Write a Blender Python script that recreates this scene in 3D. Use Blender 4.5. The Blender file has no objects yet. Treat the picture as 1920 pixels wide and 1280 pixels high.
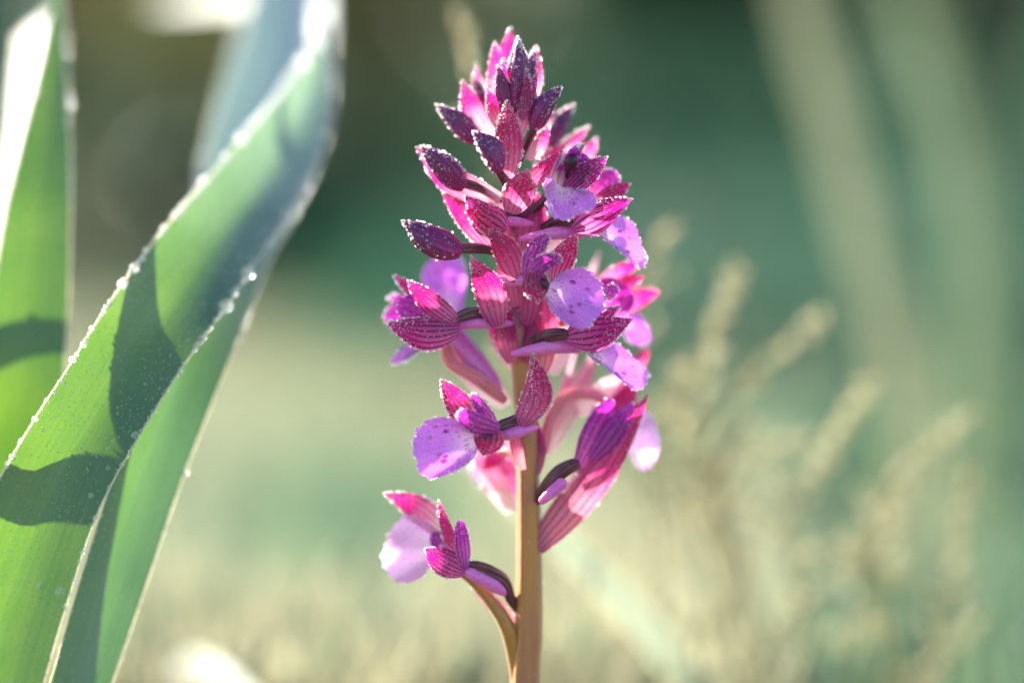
import bpy, math, random
import numpy as np
from mathutils import Vector, Matrix, noise as mnoise

random.seed(7)
R = math.radians
scene = bpy.context.scene
col = scene.collection

# ------------------------------------------------------------------ camera
D = 0.85                                   # focus distance in metres
LENS, SENSOR = 105.0, 36.0
PITCH = R(4.0)
CAM = Vector((0.0, 0.0, 0.219))
FWD = Vector((0, math.cos(PITCH), -math.sin(PITCH)))
UPV = Vector((0, math.sin(PITCH), math.cos(PITCH)))
RGT = Vector((1, 0, 0))
cd = bpy.data.cameras.new('camera')
cd.lens, cd.sensor_width = LENS, SENSOR
cd.clip_start, cd.clip_end = 0.02, 2000
cd.dof.use_dof = True
cd.dof.focus_distance = D
cd.dof.aperture_fstop = 1.45
cam = bpy.data.objects.new('camera', cd)
col.objects.link(cam)
cam.location = CAM
cam.rotation_euler = (math.pi / 2 - PITCH, 0, 0)
scene.camera = cam

# ------------------------------------------------------------------ light
SUN_EL, SUN_AZ = R(29), R(48)              # azimuth measured from +Y towards -X
TO_SUN = Vector((-math.sin(SUN_AZ) * math.cos(SUN_EL), math.cos(SUN_AZ) * math.cos(SUN_EL), math.sin(SUN_EL)))
w = bpy.data.worlds.new('World')
scene.world = w
w.use_nodes = True
nt = w.node_tree
sky = nt.nodes.new('ShaderNodeTexSky')
sky.sky_type = 'NISHITA'
sky.sun_disc = False
sky.sun_elevation = SUN_EL
sky.sun_rotation = -SUN_AZ
sky.air_density, sky.dust_density = 1.0, 1.2
nt.nodes['Background'].inputs[1].default_value = 0.10
nt.links.new(sky.outputs[0], nt.nodes['Background'].inputs[0])
sd = bpy.data.lights.new('sun', 'SUN')
sd.energy, sd.angle, sd.color = 5.0, R(0.7), (1.0, 0.93, 0.80)
sun = bpy.data.objects.new('sun', sd)
col.objects.link(sun)
sun.rotation_euler = TO_SUN.to_track_quat('Z', 'Y').to_euler()
sun.location = (-1, 2, 3)

scene.view_settings.view_transform = 'Standard'
scene.view_settings.look = 'None'
scene.view_settings.gamma = 1.0
scene.view_settings.exposure = 2.05
scene.render.engine = 'CYCLES'
cy = scene.cycles
cy.use_denoising = True
cy.max_bounces, cy.diffuse_bounces, cy.glossy_bounces, cy.transmission_bounces = 10, 4, 4, 8
cy.sample_clamp_indirect = 40.0
cy.caustics_reflective = True
cy.caustics_refractive = True
cy.blur_glossy = 0.0

# ------------------------------------------------------------------ helpers
def at(x, y, mm=0.0):
    """a point seen at photo position x, y, standing mm behind the plane of focus"""
    d = D + mm * 0.001
    s = SENSOR / LENS / 1920.0 * d
    return CAM + FWD * d + RGT * ((x - 960) * s) + UPV * ((640 - y) * s)

PX = SENSOR / LENS / 1920.0 * D            # metres per photo pixel at the focus plane

def on_ground(x, y):
    d = FWD + RGT * ((x - 960) * SENSOR / LENS / 1920) + UPV * ((640 - y) * SENSOR / LENS / 1920)
    return CAM + d * (-CAM.z / d.z)

def tag(o, label=None, cat=None, group=None, kind=None):
    for k, v in (('label', label), ('category', cat), ('group', group), ('kind', kind)):
        if v:
            o[k] = v
    return o

def empty(name, loc=(0, 0, 0), parent=None):
    o = bpy.data.objects.new(name, None)
    col.objects.link(o)
    o.location = loc
    o.empty_display_size = 0.01
    if parent:
        o.parent = parent
    return o

def build(name, verts, faces, mat, parent=None, uvs=None, smooth=True):
    me = bpy.data.meshes.new(name)
    me.from_pydata([tuple(v) for v in verts], [], faces)
    if uvs is not None:
        lay = me.uv_layers.new(name='UVMap')
        li = np.empty(len(me.loops), dtype=np.int32)
        me.loops.foreach_get('vertex_index', li)
        lay.data.foreach_set('uv', np.asarray(uvs, dtype=np.float32)[li].ravel())
    me.materials.append(mat)
    if smooth:
        me.polygons.foreach_set('use_smooth', [True] * len(me.polygons))
    me.update()
    o = bpy.data.objects.new(name, me)
    col.objects.link(o)
    if parent is not None:
        o.parent = parent
        # parents are unrotated Empties: keep world coordinates
        base = Vector((0, 0, 0))
        p = parent
        while p is not None:
            base += p.location
            p = p.parent
        me.transform(Matrix.Translation(-base))
    return o

def catmull(pts, n):
    """resample a polyline of equal-length tuples to n points"""
    P = np.asarray(pts, dtype=float)
    if len(P) == 2:
        t = np.linspace(0, 1, n)[:, None]
        return P[0] * (1 - t) + P[1] * t
    Q = np.vstack([2 * P[0] - P[1], P, 2 * P[-1] - P[-2]])
    out = []
    for t in np.linspace(0, len(P) - 1 - 1e-9, n):
        i = int(t)
        f = t - i
        a, b, c, d = Q[i], Q[i + 1], Q[i + 2], Q[i + 3]
        out.append(0.5 * (2 * b + (c - a) * f + (2 * a - 5 * b + 4 * c - d) * f * f + (3 * b - a - 3 * c + d) * f ** 3))
    return np.asarray(out)

def nz(x, y, z):
    return mnoise.noise(Vector((x, y, z)))

# ------------------------------------------------------------------ materials
def new_mat(name):
    m = bpy.data.materials.new(name)
    m.use_nodes = True
    n = m.node_tree
    for nd in list(n.nodes):
        if nd.type != 'OUTPUT_MATERIAL':
            n.nodes.remove(nd)
    return m, n, n.nodes['Material Output']

class G:
    """small node-graph writer"""
    def __init__(self, tree):
        self.t = tree
    def n(self, kind, **kw):
        nd = self.t.nodes.new(kind)
        for k, v in kw.items():
            setattr(nd, k, v)
        return nd
    def link(self, a, b):
        self.t.links.new(a, b)
    def put(self, sock, v):
        if isinstance(v, bpy.types.NodeSocket):
            self.link(v, sock)
        else:
            sock.default_value = v
    def math(self, op, a, b=0.0, c=0.0, clamp=False):
        nd = self.n('ShaderNodeMath', operation=op, use_clamp=clamp)
        self.put(nd.inputs[0], a); self.put(nd.inputs[1], b); self.put(nd.inputs[2], c)
        return nd.outputs[0]
    def mix(self, f, a, b, blend='MIX'):
        nd = self.n('ShaderNodeMix', data_type='RGBA', blend_type=blend)
        self.put(nd.inputs[0], f)
        self.put(nd.inputs[6], a if isinstance(a, bpy.types.NodeSocket) else (*a, 1))
        self.put(nd.inputs[7], b if isinstance(b, bpy.types.NodeSocket) else (*b, 1))
        return nd.outputs[2]
    def step(self, v, lo, hi):
        nd = self.n('ShaderNodeMapRange', interpolation_type='SMOOTHSTEP')
        self.put(nd.inputs[0], v); nd.inputs[1].default_value = lo; nd.inputs[2].default_value = hi
        return nd.outputs[0]
    def noise(self, scale, detail=3, vec=None, rough=0.5):
        nd = self.n('ShaderNodeTexNoise')
        nd.inputs['Scale'].default_value = scale
        nd.inputs['Detail'].default_value = detail
        nd.inputs['Roughness'].default_value = rough
        if vec is not None:
            self.link(vec, nd.inputs['Vector'])
        return nd.outputs['Fac']
    def coords(self):
        return self.n('ShaderNodeTexCoord')
    def uv(self):
        s = self.n('ShaderNodeSeparateXYZ')
        tc = self.coords()
        self.link(tc.outputs['UV'], s.inputs[0])
        return s.outputs[0], s.outputs[1], tc

def leafy(g, out, front, through, mixf, rough=0.45, spec=0.4, bump=None, bump_d=0.0002, coat=0.0):
    """a thin leaf or petal: what it reflects, and what it lets through"""
    p = g.n('ShaderNodeBsdfPrincipled')
    g.put(p.inputs['Base Color'], front if isinstance(front, bpy.types.NodeSocket) else (*front, 1))
    p.inputs['Roughness'].default_value = rough
    p.inputs['Specular IOR Level'].default_value = spec
    if coat:
        p.inputs['Coat Weight'].default_value = coat
        p.inputs['Coat Roughness'].default_value = 0.25
    t = g.n('ShaderNodeBsdfTranslucent')
    g.put(t.inputs['Color'], through if isinstance(through, bpy.types.NodeSocket) else (*through, 1))
    if bump is not None:
        b = g.n('ShaderNodeBump')
        b.inputs['Strength'].default_value = 0.6
        b.inputs['Distance'].default_value = bump_d
        g.link(bump, b.inputs['Height'])
        g.link(b.outputs[0], p.inputs['Normal'])
    m = g.n('ShaderNodeMixShader')
    g.put(m.inputs[0], mixf)
    g.link(p.outputs[0], m.inputs[1])
    g.link(t.outputs[0], m.inputs[2])
    g.link(m.outputs[0], out.inputs['Surface'])

def fleshy(g, out, colour, radius, depth, rough=0.42, spec=0.5, weight=0.8, bump=None, bump_d=0.0002, fuzz=0.0):
    p = g.n('ShaderNodeBsdfPrincipled')
    p.inputs['Sheen Weight'].default_value = fuzz
    p.inputs['Sheen Roughness'].default_value = 0.35
    p.inputs['Sheen Tint'].default_value = (1.0, 0.9, 0.86, 1)
    g.put(p.inputs['Base Color'], colour if isinstance(colour, bpy.types.NodeSocket) else (*colour, 1))
    p.inputs['Roughness'].default_value = rough
    p.inputs['Specular IOR Level'].default_value = spec
    p.inputs['Subsurface Weight'].default_value = weight
    p.inputs['Subsurface Radius'].default_value = radius
    p.inputs['Subsurface Scale'].default_value = depth
    if bump is not None:
        b = g.n('ShaderNodeBump')
        b.inputs['Strength'].default_value = 0.6
        b.inputs['Distance'].default_value = bump_d
        g.link(bump, b.inputs['Height'])
        g.link(b.outputs[0], p.inputs['Normal'])
    g.link(p.outputs[0], out.inputs['Surface'])

def petal_mat(name, base, tip, thru_base, thru_tip, veins=5, vein_col=(0.05, 0.004, 0.035), vein=0.85, mixf=0.42, edge=0.12, rough=0.40, body=False):
    m, n, out = new_mat(name)
    g = G(n)
    u, v, tc = g.uv()
    wob = g.noise(260, 2, tc.outputs['Object'])
    grain = g.noise(3200, 2, tc.outputs['Object'])
    blot = g.noise(190, 3, tc.outputs['Object'])
    vv = g.math('ADD', v, g.math('MULTIPLY', g.math('SUBTRACT', blot, 0.5), 0.5))
    ramp = g.step(vv, 0.08, 0.72)
    c = g.mix(ramp, base, tip)
    th = g.mix(ramp, thru_base, thru_tip)
    # darker margin
    ed = g.math('ABSOLUTE', g.math('SUBTRACT', g.math('MULTIPLY', u, 2.0), 1.0))
    edf = g.math('MULTIPLY', g.step(ed, 0.72, 1.0), edge * 4)
    c = g.mix(edf, c, tip)
    if veins:
        ph = g.math('FRACT', g.math('ADD', g.math('MULTIPLY', u, float(veins)), g.math('MULTIPLY', g.math('SUBTRACT', wob, 0.5), 0.35)))
        dv = g.math('ABSOLUTE', g.math('SUBTRACT', ph, 0.5))
        line = g.math('SUBTRACT', 1.0, g.step(dv, 0.07, 0.26))
        fade = g.math('MULTIPLY', g.math('SUBTRACT', 1.0, g.step(v, 0.78, 1.0)), vein)
        line = g.math('MULTIPLY', line, fade)
        c = g.mix(line, c, vein_col)
        th = g.mix(g.math('MULTIPLY', line, 0.8), th, vein_col)
    c = g.mix(g.step(grain, 0.35, 0.75), c, g.mix(0.10, c, (0.9, 0.5, 0.9)))
    if body:
        fleshy(g, out, c, (1.0, 0.12, 0.40), 0.0045, rough=rough, weight=0.85, spec=0.3, bump=grain, bump_d=0.0002)
    else:
        leafy(g, out, c, th, mixf, rough=rough, spec=0.5, bump=grain, bump_d=0.00025)
    return m

def lip_mat(name='lip_lavender', lav=(0.58, 0.20, 0.80), pale=(0.85, 0.62, 0.86), tlav=(0.75, 0.16, 0.85), spots=1.0, mixf=0.42):
    m, n, out = new_mat(name)
    g = G(n)
    u, v, tc = g.uv()
    grain = g.noise(2600, 2, tc.outputs['Object'])
    centre = g.math('MULTIPLY', g.math('SUBTRACT', 1.0, g.step(v, 0.0, 0.62)), 0.9)
    c = g.mix(centre, lav, pale)
    th = g.mix(centre, tlav, (1.0, 0.80, 0.90))
    # rows of short purple dashes fanning from the throat
    mp = g.n('ShaderNodeCombineXYZ')
    g.put(mp.inputs[0], g.math('MULTIPLY', u, 15.0))
    g.put(mp.inputs[1], g.math('MULTIPLY', v, 6.5))
    vo = g.n('ShaderNodeTexVoronoi')
    vo.inputs['Scale'].default_value = 1.0
    vo.inputs['Randomness'].default_value = 0.75
    g.link(mp.outputs[0], vo.inputs['Vector'])
    dots = g.math('SUBTRACT', 1.0, g.step(vo.outputs['Distance'], 0.26, 0.42))
    side = g.math('ABSOLUTE', g.math('SUBTRACT', u, 0.5))
    inner = g.math('MULTIPLY', g.math('SUBTRACT', 1.0, g.step(side, 0.2, 0.34)), g.math('SUBTRACT', 1.0, g.step(v, 0.7, 0.86)))
    dots = g.math('MULTIPLY', dots, g.math('MULTIPLY', inner, g.step(v, 0.08, 0.2)))
    # fine radiating streaks near the rim
    st = g.math('ABSOLUTE', g.math('SUBTRACT', g.math('FRACT', g.math('MULTIPLY', u, 23.0)), 0.5))
    st = g.math('MULTIPLY', g.math('SUBTRACT', 1.0, g.step(st, 0.05, 0.3)), g.math('MULTIPLY', g.step(v, 0.25, 0.8), 0.22))
    dots = g.math('MULTIPLY', dots, g.math('MULTIPLY', spots, g.step(g.noise(420, 2, tc.outputs['Object']), 0.30, 0.55)))
    c = g.mix(st, c, (0.24, 0.03, 0.46))
    c = g.mix(dots, c, (0.13, 0.006, 0.17))
    th = g.mix(dots, th, (0.3, 0.01, 0.25))
    c = g.mix(g.step(grain, 0.4, 0.8), c, g.mix(0.3, c, (0.85, 0.7, 1.0)))
    leafy(g, out, c, th, mixf, rough=0.4, spec=0.5, bump=grain, bump_d=0.0003)
    return m

def plain_mat(name, c1, c2, scale, rough=0.5, through=None, mixf=0.0, spec=0.4, stretch=None, bump_d=0.0003, detail=4):
    m, n, out = new_mat(name)
    g = G(n)
    tc = g.coords()
    vec = tc.outputs['Object']
    if stretch:
        mp = g.n('ShaderNodeMapping')
        mp.inputs['Scale'].default_value = stretch
        g.link(vec, mp.inputs[0])
        vec = mp.outputs[0]
    f = g.noise(scale, detail, vec)
    c = g.mix(g.step(f, 0.3, 0.7), c1, c2)
    if through:
        leafy(g, out, c, g.mix(g.step(f, 0.3, 0.7), through, tuple(0.7 * k for k in through)), mixf, rough=rough, spec=spec, bump=f, bump_d=bump_d)
    else:
        leafy(g, out, c, (0, 0, 0), 0.0, rough=rough, spec=spec, bump=f, bump_d=bump_d)
    return m

def blade_mat(name, c1, c2, thru1, thru2, mixf=0.5, rough=0.36, spec=0.5, lines=26, painted_sheen=None):
    m, n, out = new_mat(name)
    g = G(n)
    u, v, tc = g.uv()
    cx = g.n('ShaderNodeCombineXYZ')
    g.put(cx.inputs[0], g.math('MULTIPLY', u, float(lines)))
    g.put(cx.inputs[1], g.math('MULTIPLY', v, 2.2))
    s1 = g.noise(1.0, 3, cx.outputs[0])
    cx2 = g.n('ShaderNodeCombineXYZ')
    g.put(cx2.inputs[0], g.math('MULTIPLY', u, lines * 5.0))
    g.put(cx2.inputs[1], g.math('MULTIPLY', v, 5.0))
    s2 = g.noise(1.0, 2, cx2.outputs[0])
    bl = g.noise(38, 4, tc.outputs['Object'])
    f = g.math('ADD', g.math('MULTIPLY', s1, 0.6), g.math('ADD', g.math('MULTIPLY', s2, 0.35), g.math('MULTIPLY', g.math('SUBTRACT', bl, 0.5), 0.8)))
    f = g.step(f, 0.25, 0.75)
    c = g.mix(f, c1, c2)
    th = g.mix(f, thru1, thru2)
    if painted_sheen:
        sheen_mask = g.math('MULTIPLY', g.step(g.math('ADD', v, g.math('MULTIPLY', g.math('SUBTRACT', bl, 0.5), 0.2)), painted_sheen[0], painted_sheen[1]), painted_sheen[2])
        c = g.mix(sheen_mask, c, (0.42, 0.52, 0.60))  # sky reflection towards the tip, painted into the leaf colour
        th = g.mix(sheen_mask, th, (0.16, 0.24, 0.16))
    sp = g.n('ShaderNodeTexVoronoi')
    sp.inputs['Scale'].default_value = 150
    g.link(tc.outputs['Object'], sp.inputs['Vector'])
    speck = g.math('SUBTRACT', 1.0, g.step(sp.outputs['Distance'], 0.03, 0.06))
    speck = g.math('MULTIPLY', speck, g.math('GREATER_THAN', g.noise(70, 1, tc.outputs['Object']), 0.66))
    c = g.mix(speck, c, (0.03, 0.02, 0.01))
    th = g.mix(speck, th, (0.02, 0.015, 0.01))
    leafy(g, out, c, th, mixf, rough=rough, spec=spec, bump=s2, bump_d=0.0001)
    return m

def water_mat():
    m, n, out = new_mat('dew_water')
    g = G(n)
    p = g.n('ShaderNodeBsdfPrincipled')
    p.inputs['Base Color'].default_value = (0.97, 0.98, 1, 1)
    p.inputs['Roughness'].default_value = 0.24
    p.inputs['IOR'].default_value = 1.33
    p.inputs['Transmission Weight'].default_value = 1.0
    t = g.n('ShaderNodeBsdfTranslucent')
    t.inputs['Color'].default_value = (1, 1, 1, 1)
    mx = g.n('ShaderNodeMixShader')
    mx.inputs[0].default_value = 0.38
    g.link(p.outputs[0], mx.inputs[1])
    g.link(t.outputs[0], mx.inputs[2])
    g.link(mx.outputs[0], out.inputs['Surface'])
    return m

M = {}
M['sepal'] = petal_mat('sepal_magenta', (0.25, 0.020, 0.17), (0.12, 0.001, 0.11), (1.0, 0.24, 0.46), (1.0, 0.012, 0.26), veins=6, mixf=0.58)
M['hood'] = petal_mat('hood_striped', (0.30, 0.036, 0.27), (0.085, 0.001, 0.12), (0.95, 0.20, 0.52), (0.80, 0.012, 0.34), veins=7, vein=0.97, mixf=0.55)
M['petal'] = petal_mat('petal_violet', (0.36, 0.040, 0.40), (0.19, 0.006, 0.29), (1.0, 0.20, 0.65), (0.75, 0.03, 0.60), veins=4, vein=0.7, mixf=0.48)
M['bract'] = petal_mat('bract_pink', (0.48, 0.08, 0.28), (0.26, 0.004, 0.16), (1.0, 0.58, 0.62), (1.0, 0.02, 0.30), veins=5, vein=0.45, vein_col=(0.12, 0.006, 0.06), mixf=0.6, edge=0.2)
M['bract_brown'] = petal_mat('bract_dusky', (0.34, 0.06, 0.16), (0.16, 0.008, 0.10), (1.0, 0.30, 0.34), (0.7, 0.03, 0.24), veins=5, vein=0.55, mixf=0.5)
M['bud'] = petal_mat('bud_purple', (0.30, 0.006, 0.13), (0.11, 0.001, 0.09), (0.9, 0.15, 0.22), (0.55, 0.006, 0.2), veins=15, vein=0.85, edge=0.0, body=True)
M['bract_shaded'] = petal_mat('bract_shaded_magenta', (0.24, 0.014, 0.16), (0.11, 0.001, 0.09), (1.0, 0.26, 0.42), (1.0, 0.012, 0.26), veins=5, vein=0.55, vein_col=(0.10, 0.004, 0.05), mixf=0.5, edge=0.25)  # shaded copy of the bract colour, for the front bracts
M['bract_lit'] = petal_mat('bract_lit_pink', (0.62, 0.24, 0.36), (0.45, 0.06, 0.24), (1.0, 0.82, 0.80), (1.0, 0.30, 0.50), veins=4, vein=0.25, vein_col=(0.3, 0.04, 0.14), mixf=0.68)  # sunlit copy of the bract colour, backlight painted in
M['throat_leaf'] = petal_mat('throat_pale', (0.80, 0.66, 0.62), (0.55, 0.25, 0.55), (1.0, 0.85, 0.75), (0.9, 0.5, 0.7), veins=5, vein=0.5, mixf=0.5)
M['lip'] = lip_mat()
M['lip_overexposed'] = lip_mat('lip_overexposed_pink', (0.72, 0.36, 0.78), (0.92, 0.80, 0.88), (1.0, 0.55, 0.92), 0.0, 0.6)  # overexposure painted as a whiter lip without spots
def flesh_mat(name, c1, c2, scale, radius, depth, stretch=None, rough=0.42, weight=0.8, fuzz=0.15):
    m, n, out = new_mat(name)
    g = G(n)
    tc = g.coords()
    vec = tc.outputs['Object']
    if stretch:
        mp = g.n('ShaderNodeMapping')
        mp.inputs['Scale'].default_value = stretch
        g.link(vec, mp.inputs[0])
        vec = mp.outputs[0]
    f = g.noise(scale, 4, vec)
    fine = g.noise(scale * 9, 2, vec)
    c = g.mix(g.step(f, 0.3, 0.7), c1, c2)
    c = g.mix(g.math('MULTIPLY', g.step(fine, 0.4, 0.7), 0.35), c, tuple(0.55 * k for k in c1))
    fleshy(g, out, c, radius, depth, rough=rough, weight=weight, bump=fine, bump_d=0.0002, fuzz=fuzz)
    return m
M['spur'] = flesh_mat('spur_pink', (0.62, 0.12, 0.48), (0.66, 0.20, 0.50), 120, (1.0, 0.3, 0.6), 0.003)
M['ovary'] = flesh_mat('ovary_brown', (0.075, 0.012, 0.04), (0.13, 0.035, 0.03), 300, (1.0, 0.2, 0.1), 0.0012, rough=0.3, weight=0.3)
M['ovary_pink'] = flesh_mat('ovary_rosy', (0.66, 0.20, 0.26), (0.50, 0.17, 0.14), 150, (1.0, 0.3, 0.3), 0.004)
M['column'] = plain_mat('column_maroon', (0.07, 0.004, 0.03), (0.03, 0.002, 0.02), 600, rough=0.4)
M['throat'] = flesh_mat('throat_cream', (0.80, 0.66, 0.62), (0.74, 0.56, 0.66), 300, (1.0, 0.6, 0.5), 0.003)
def stem_mat():
    m, n, out = new_mat('stem_ochre_to_purple')
    g = G(n)
    u, v, tc = g.uv()
    mp = g.n('ShaderNodeMapping')
    mp.inputs['Scale'].default_value = (1, 1, 0.06)
    g.link(tc.outputs['Object'], mp.inputs[0])
    f = g.noise(240, 4, mp.outputs[0])
    fine = g.noise(1900, 2, mp.outputs[0])
    patch = g.noise(60, 3, tc.outputs['Object'])
    c = g.mix(g.step(f, 0.3, 0.7), (0.44, 0.185, 0.02), (0.32, 0.115, 0.055))
    c = g.mix(g.math('MULTIPLY', g.step(patch, 0.45, 0.72), 0.5), c, (0.30, 0.08, 0.10))
    c = g.mix(g.step(g.math('ADD', v, g.math('MULTIPLY', patch, 0.08)), 0.62, 0.70), c, (0.27, 0.025, 0.14))
    fleshy(g, out, c, (1.0, 0.5, 0.2), 0.0015, rough=0.38, weight=0.35, bump=fine, bump_d=0.0003, fuzz=0.6)
    return m
M['stem'] = stem_mat()
M['stem_plain'] = flesh_mat('stem_ochre', (0.42, 0.19, 0.02), (0.33, 0.13, 0.05), 220, (1.0, 0.5, 0.2), 0.0015, stretch=(1, 1, 0.06), rough=0.38, weight=0.35, fuzz=0.6)
M['water'] = water_mat()
M['blade'] = blade_mat('leaf_green', (0.035, 0.105, 0.105), (0.055, 0.135, 0.115), (0.075, 0.18, 0.006), (0.13, 0.24, 0.01), mixf=0.5, rough=0.42, spec=0.8)
M['blade_painted_sheen'] = blade_mat('leaf_green_painted_sheen', (0.035, 0.105, 0.105), (0.055, 0.135, 0.115), (0.075, 0.18, 0.006), (0.13, 0.24, 0.01), mixf=0.5, rough=0.42, spec=0.8, painted_sheen=(0.5, 0.95, 0.8))
M['blade_dark'] = blade_mat('leaf_grey_painted_sheen', (0.14, 0.24, 0.22), (0.19, 0.29, 0.26), (0.06, 0.15, 0.02), (0.09, 0.20, 0.03), mixf=0.4, rough=0.42, spec=1.0, painted_sheen=(0.4, 0.75, 0.9))  # pale base and tip stand in for sky sheen on this blade
M['blade_deep'] = blade_mat('leaf_deep_green', (0.012, 0.05, 0.045), (0.02, 0.07, 0.055), (0.015, 0.06, 0.03), (0.025, 0.08, 0.035), mixf=0.35)
M['blade_pale'] = blade_mat('leaf_sage', (0.13, 0.15, 0.10), (0.17, 0.19, 0.13), (0.14, 0.16, 0.09), (0.18, 0.20, 0.12), mixf=0.4, rough=0.5)
M['blade_grey'] = blade_mat('leaf_grey_green', (0.26, 0.31, 0.26), (0.32, 0.36, 0.30), (0.22, 0.27, 0.19), (0.26, 0.31, 0.22), mixf=0.4, rough=0.5)
M['blade_soft'] = blade_mat('leaf_soft_green', (0.10, 0.15, 0.10), (0.13, 0.18, 0.12), (0.10, 0.16, 0.08), (0.14, 0.20, 0.10), mixf=0.4, rough=0.5)
M['margin'] = plain_mat('leaf_margin', (0.62, 0.58, 0.40), (0.5, 0.52, 0.32), 400, through=(0.8, 0.74, 0.5), mixf=0.55, rough=0.35)

# ------------------------------------------------------------------ dew
ICO = None
def ico(sub):
    import bmesh
    bm = bmesh.new()
    bmesh.ops.create_icosphere(bm, subdivisions=sub, radius=1.0)
    bm.verts.ensure_lookup_table()
    v = np.array([x.co[:] for x in bm.verts])
    f = np.array([[x.index for x in fc.verts] for fc in bm.faces])
    bm.free()
    return v, f
ICO1, ICO2, ICO3 = ico(1), ico(2), ico(3)

def drops(name, items, parent, sub=ICO2, label=None):
    """items: (point, radius) -> one mesh of round water drops"""
    V, F = sub
    pts = np.array([p[:] for p, r in items])
    rad = np.array([r for p, r in items])
    verts = (V[None] * rad[:, None, None] + pts[:, None]).reshape(-1, 3)
    faces = (F[None] + (np.arange(len(items)) * len(V))[:, None, None]).reshape(-1, 3)
    me = bpy.data.meshes.new(name)
    base = Vector((0, 0, 0)); p = parent
    while p is not None:
        base += p.location; p = p.parent
    verts = verts - np.array(base[:])
    me.vertices.add(len(verts)); me.vertices.foreach_set('co', verts.ravel())
    me.loops.add(faces.size); me.loops.foreach_set('vertex_index', faces.ravel().astype(np.int32))
    me.polygons.add(len(faces))
    me.polygons.foreach_set('loop_start', np.arange(0, faces.size, 3, dtype=np.int32))
    me.update(calc_edges=True)
    me.polygons.foreach_set('use_smooth', [True] * len(me.polygons))
    me.materials.append(M['water'])
    me.validate()
    o = bpy.data.objects.new(name, me)
    col.objects.link(o)
    o.parent = parent
    o['kind'] = 'stuff'
    return o

# ================================================================== SETTING
def ground_mat():
    m, n, out = new_mat('meadow_ground')
    g = G(n)
    tc = g.coords()
    a = g.noise(2.2, 5, tc.outputs['Object'])
    b = g.noise(30, 4, tc.outputs['Object'])
    c = g.mix(g.step(a, 0.38, 0.62), (0.06, 0.075, 0.035), (0.16, 0.15, 0.08))
    c = g.mix(g.step(b, 0.45, 0.7), c, (0.10, 0.10, 0.055))
    leafy(g, out, c, (0, 0, 0), 0.0, rough=0.9, spec=0.1, bump=b, bump_d=0.01)
    return m

def make_ground():
    ks = [-300, -60, -20, -8, -4] + [i * 0.25 - 2 for i in range(17)] + [4, 8, 20, 60, 300]
    ys = [-300, -40, -8, -2] + [i * 0.25 - 0.5 for i in range(40)] + [12, 20, 40, 100, 400]
    verts = [(x, y, 0.012 * nz(x * 1.3, y * 1.3, 0) * (1 if abs(x) < 8 and -2 < y < 20 else 0)) for y in ys for x in ks]
    nx = len(ks)
    faces = [(j * nx + i, j * nx + i + 1, (j + 1) * nx + i + 1, (j + 1) * nx + i) for j in range(len(ys) - 1) for i in range(nx - 1)]
    o = build('ground', verts, faces, ground_mat())
    tag(o, 'meadow ground of dry soil, straw and low green growth', 'ground', kind='structure')
make_ground()

def grass(name, label, n, area, h, mats, wid=0.004, seed=1, patchy=False):
    """uncountable meadow grass: area is a function returning a random ground point"""
    rng = random.Random(seed)
    verts, faces = [], []
    for k in range(n):
        x, y = area(rng)
        if patchy and nz(x * 5.5, y * 3.2, 4.0) < rng.uniform(-0.22, 0.12):
            continue
        hh = h * rng.uniform(0.5, 1.25)
        a = rng.uniform(0, 6.283)
        lean = rng.uniform(0.1, 0.6) * hh
        dx, dy = math.cos(a), math.sin(a)
        wx, wy = -dy * wid * 0.5, dx * wid * 0.5
        i = len(verts)
        z0 = -0.015
        verts += [(x - wx, y - wy, z0), (x + wx, y + wy, z0),
                  (x + dx * lean * .35 - wx * .9, y + dy * lean * .35 - wy * .9, hh * .55), (x + dx * lean * .35 + wx * .9, y + dy * lean * .35 + wy * .9, hh * .55),
                  (x + dx * lean, y + dy * lean, hh)]
        faces += [(i, i + 1, i + 3, i + 2), (i + 2, i + 3, i + 4)]
    o = build(name, verts, faces, mats)
    tag(o, label, 'grass', kind='stuff')
    return o

def fan_area(y0, y1, x0, x1, power=1.0):
    """a wedge that widens with distance: x0, x1 are metres of x per metre of y"""
    def f(r):
        y = y0 + (y1 - y0) * r.random() ** power
        return (y * r.uniform(x0, x1), y)
    return f

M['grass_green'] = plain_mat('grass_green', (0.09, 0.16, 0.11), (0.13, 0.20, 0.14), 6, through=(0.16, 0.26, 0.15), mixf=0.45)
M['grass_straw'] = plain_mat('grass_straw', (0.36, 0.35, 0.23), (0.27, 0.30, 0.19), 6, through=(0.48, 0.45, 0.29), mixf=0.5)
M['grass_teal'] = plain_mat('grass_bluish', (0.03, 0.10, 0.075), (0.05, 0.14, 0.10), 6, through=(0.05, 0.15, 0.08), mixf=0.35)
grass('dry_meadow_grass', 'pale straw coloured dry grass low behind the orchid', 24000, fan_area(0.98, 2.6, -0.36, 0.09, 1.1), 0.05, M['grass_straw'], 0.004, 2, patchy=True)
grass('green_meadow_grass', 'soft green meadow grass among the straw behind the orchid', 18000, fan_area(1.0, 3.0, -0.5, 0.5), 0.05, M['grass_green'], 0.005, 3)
grass('bluish_meadow_grass', 'bluish green shaded grass under the shrubs', 20000, fan_area(2.3, 5.5, -0.06, 0.5), 0.13, M['grass_teal'], 0.008, 4)

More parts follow.
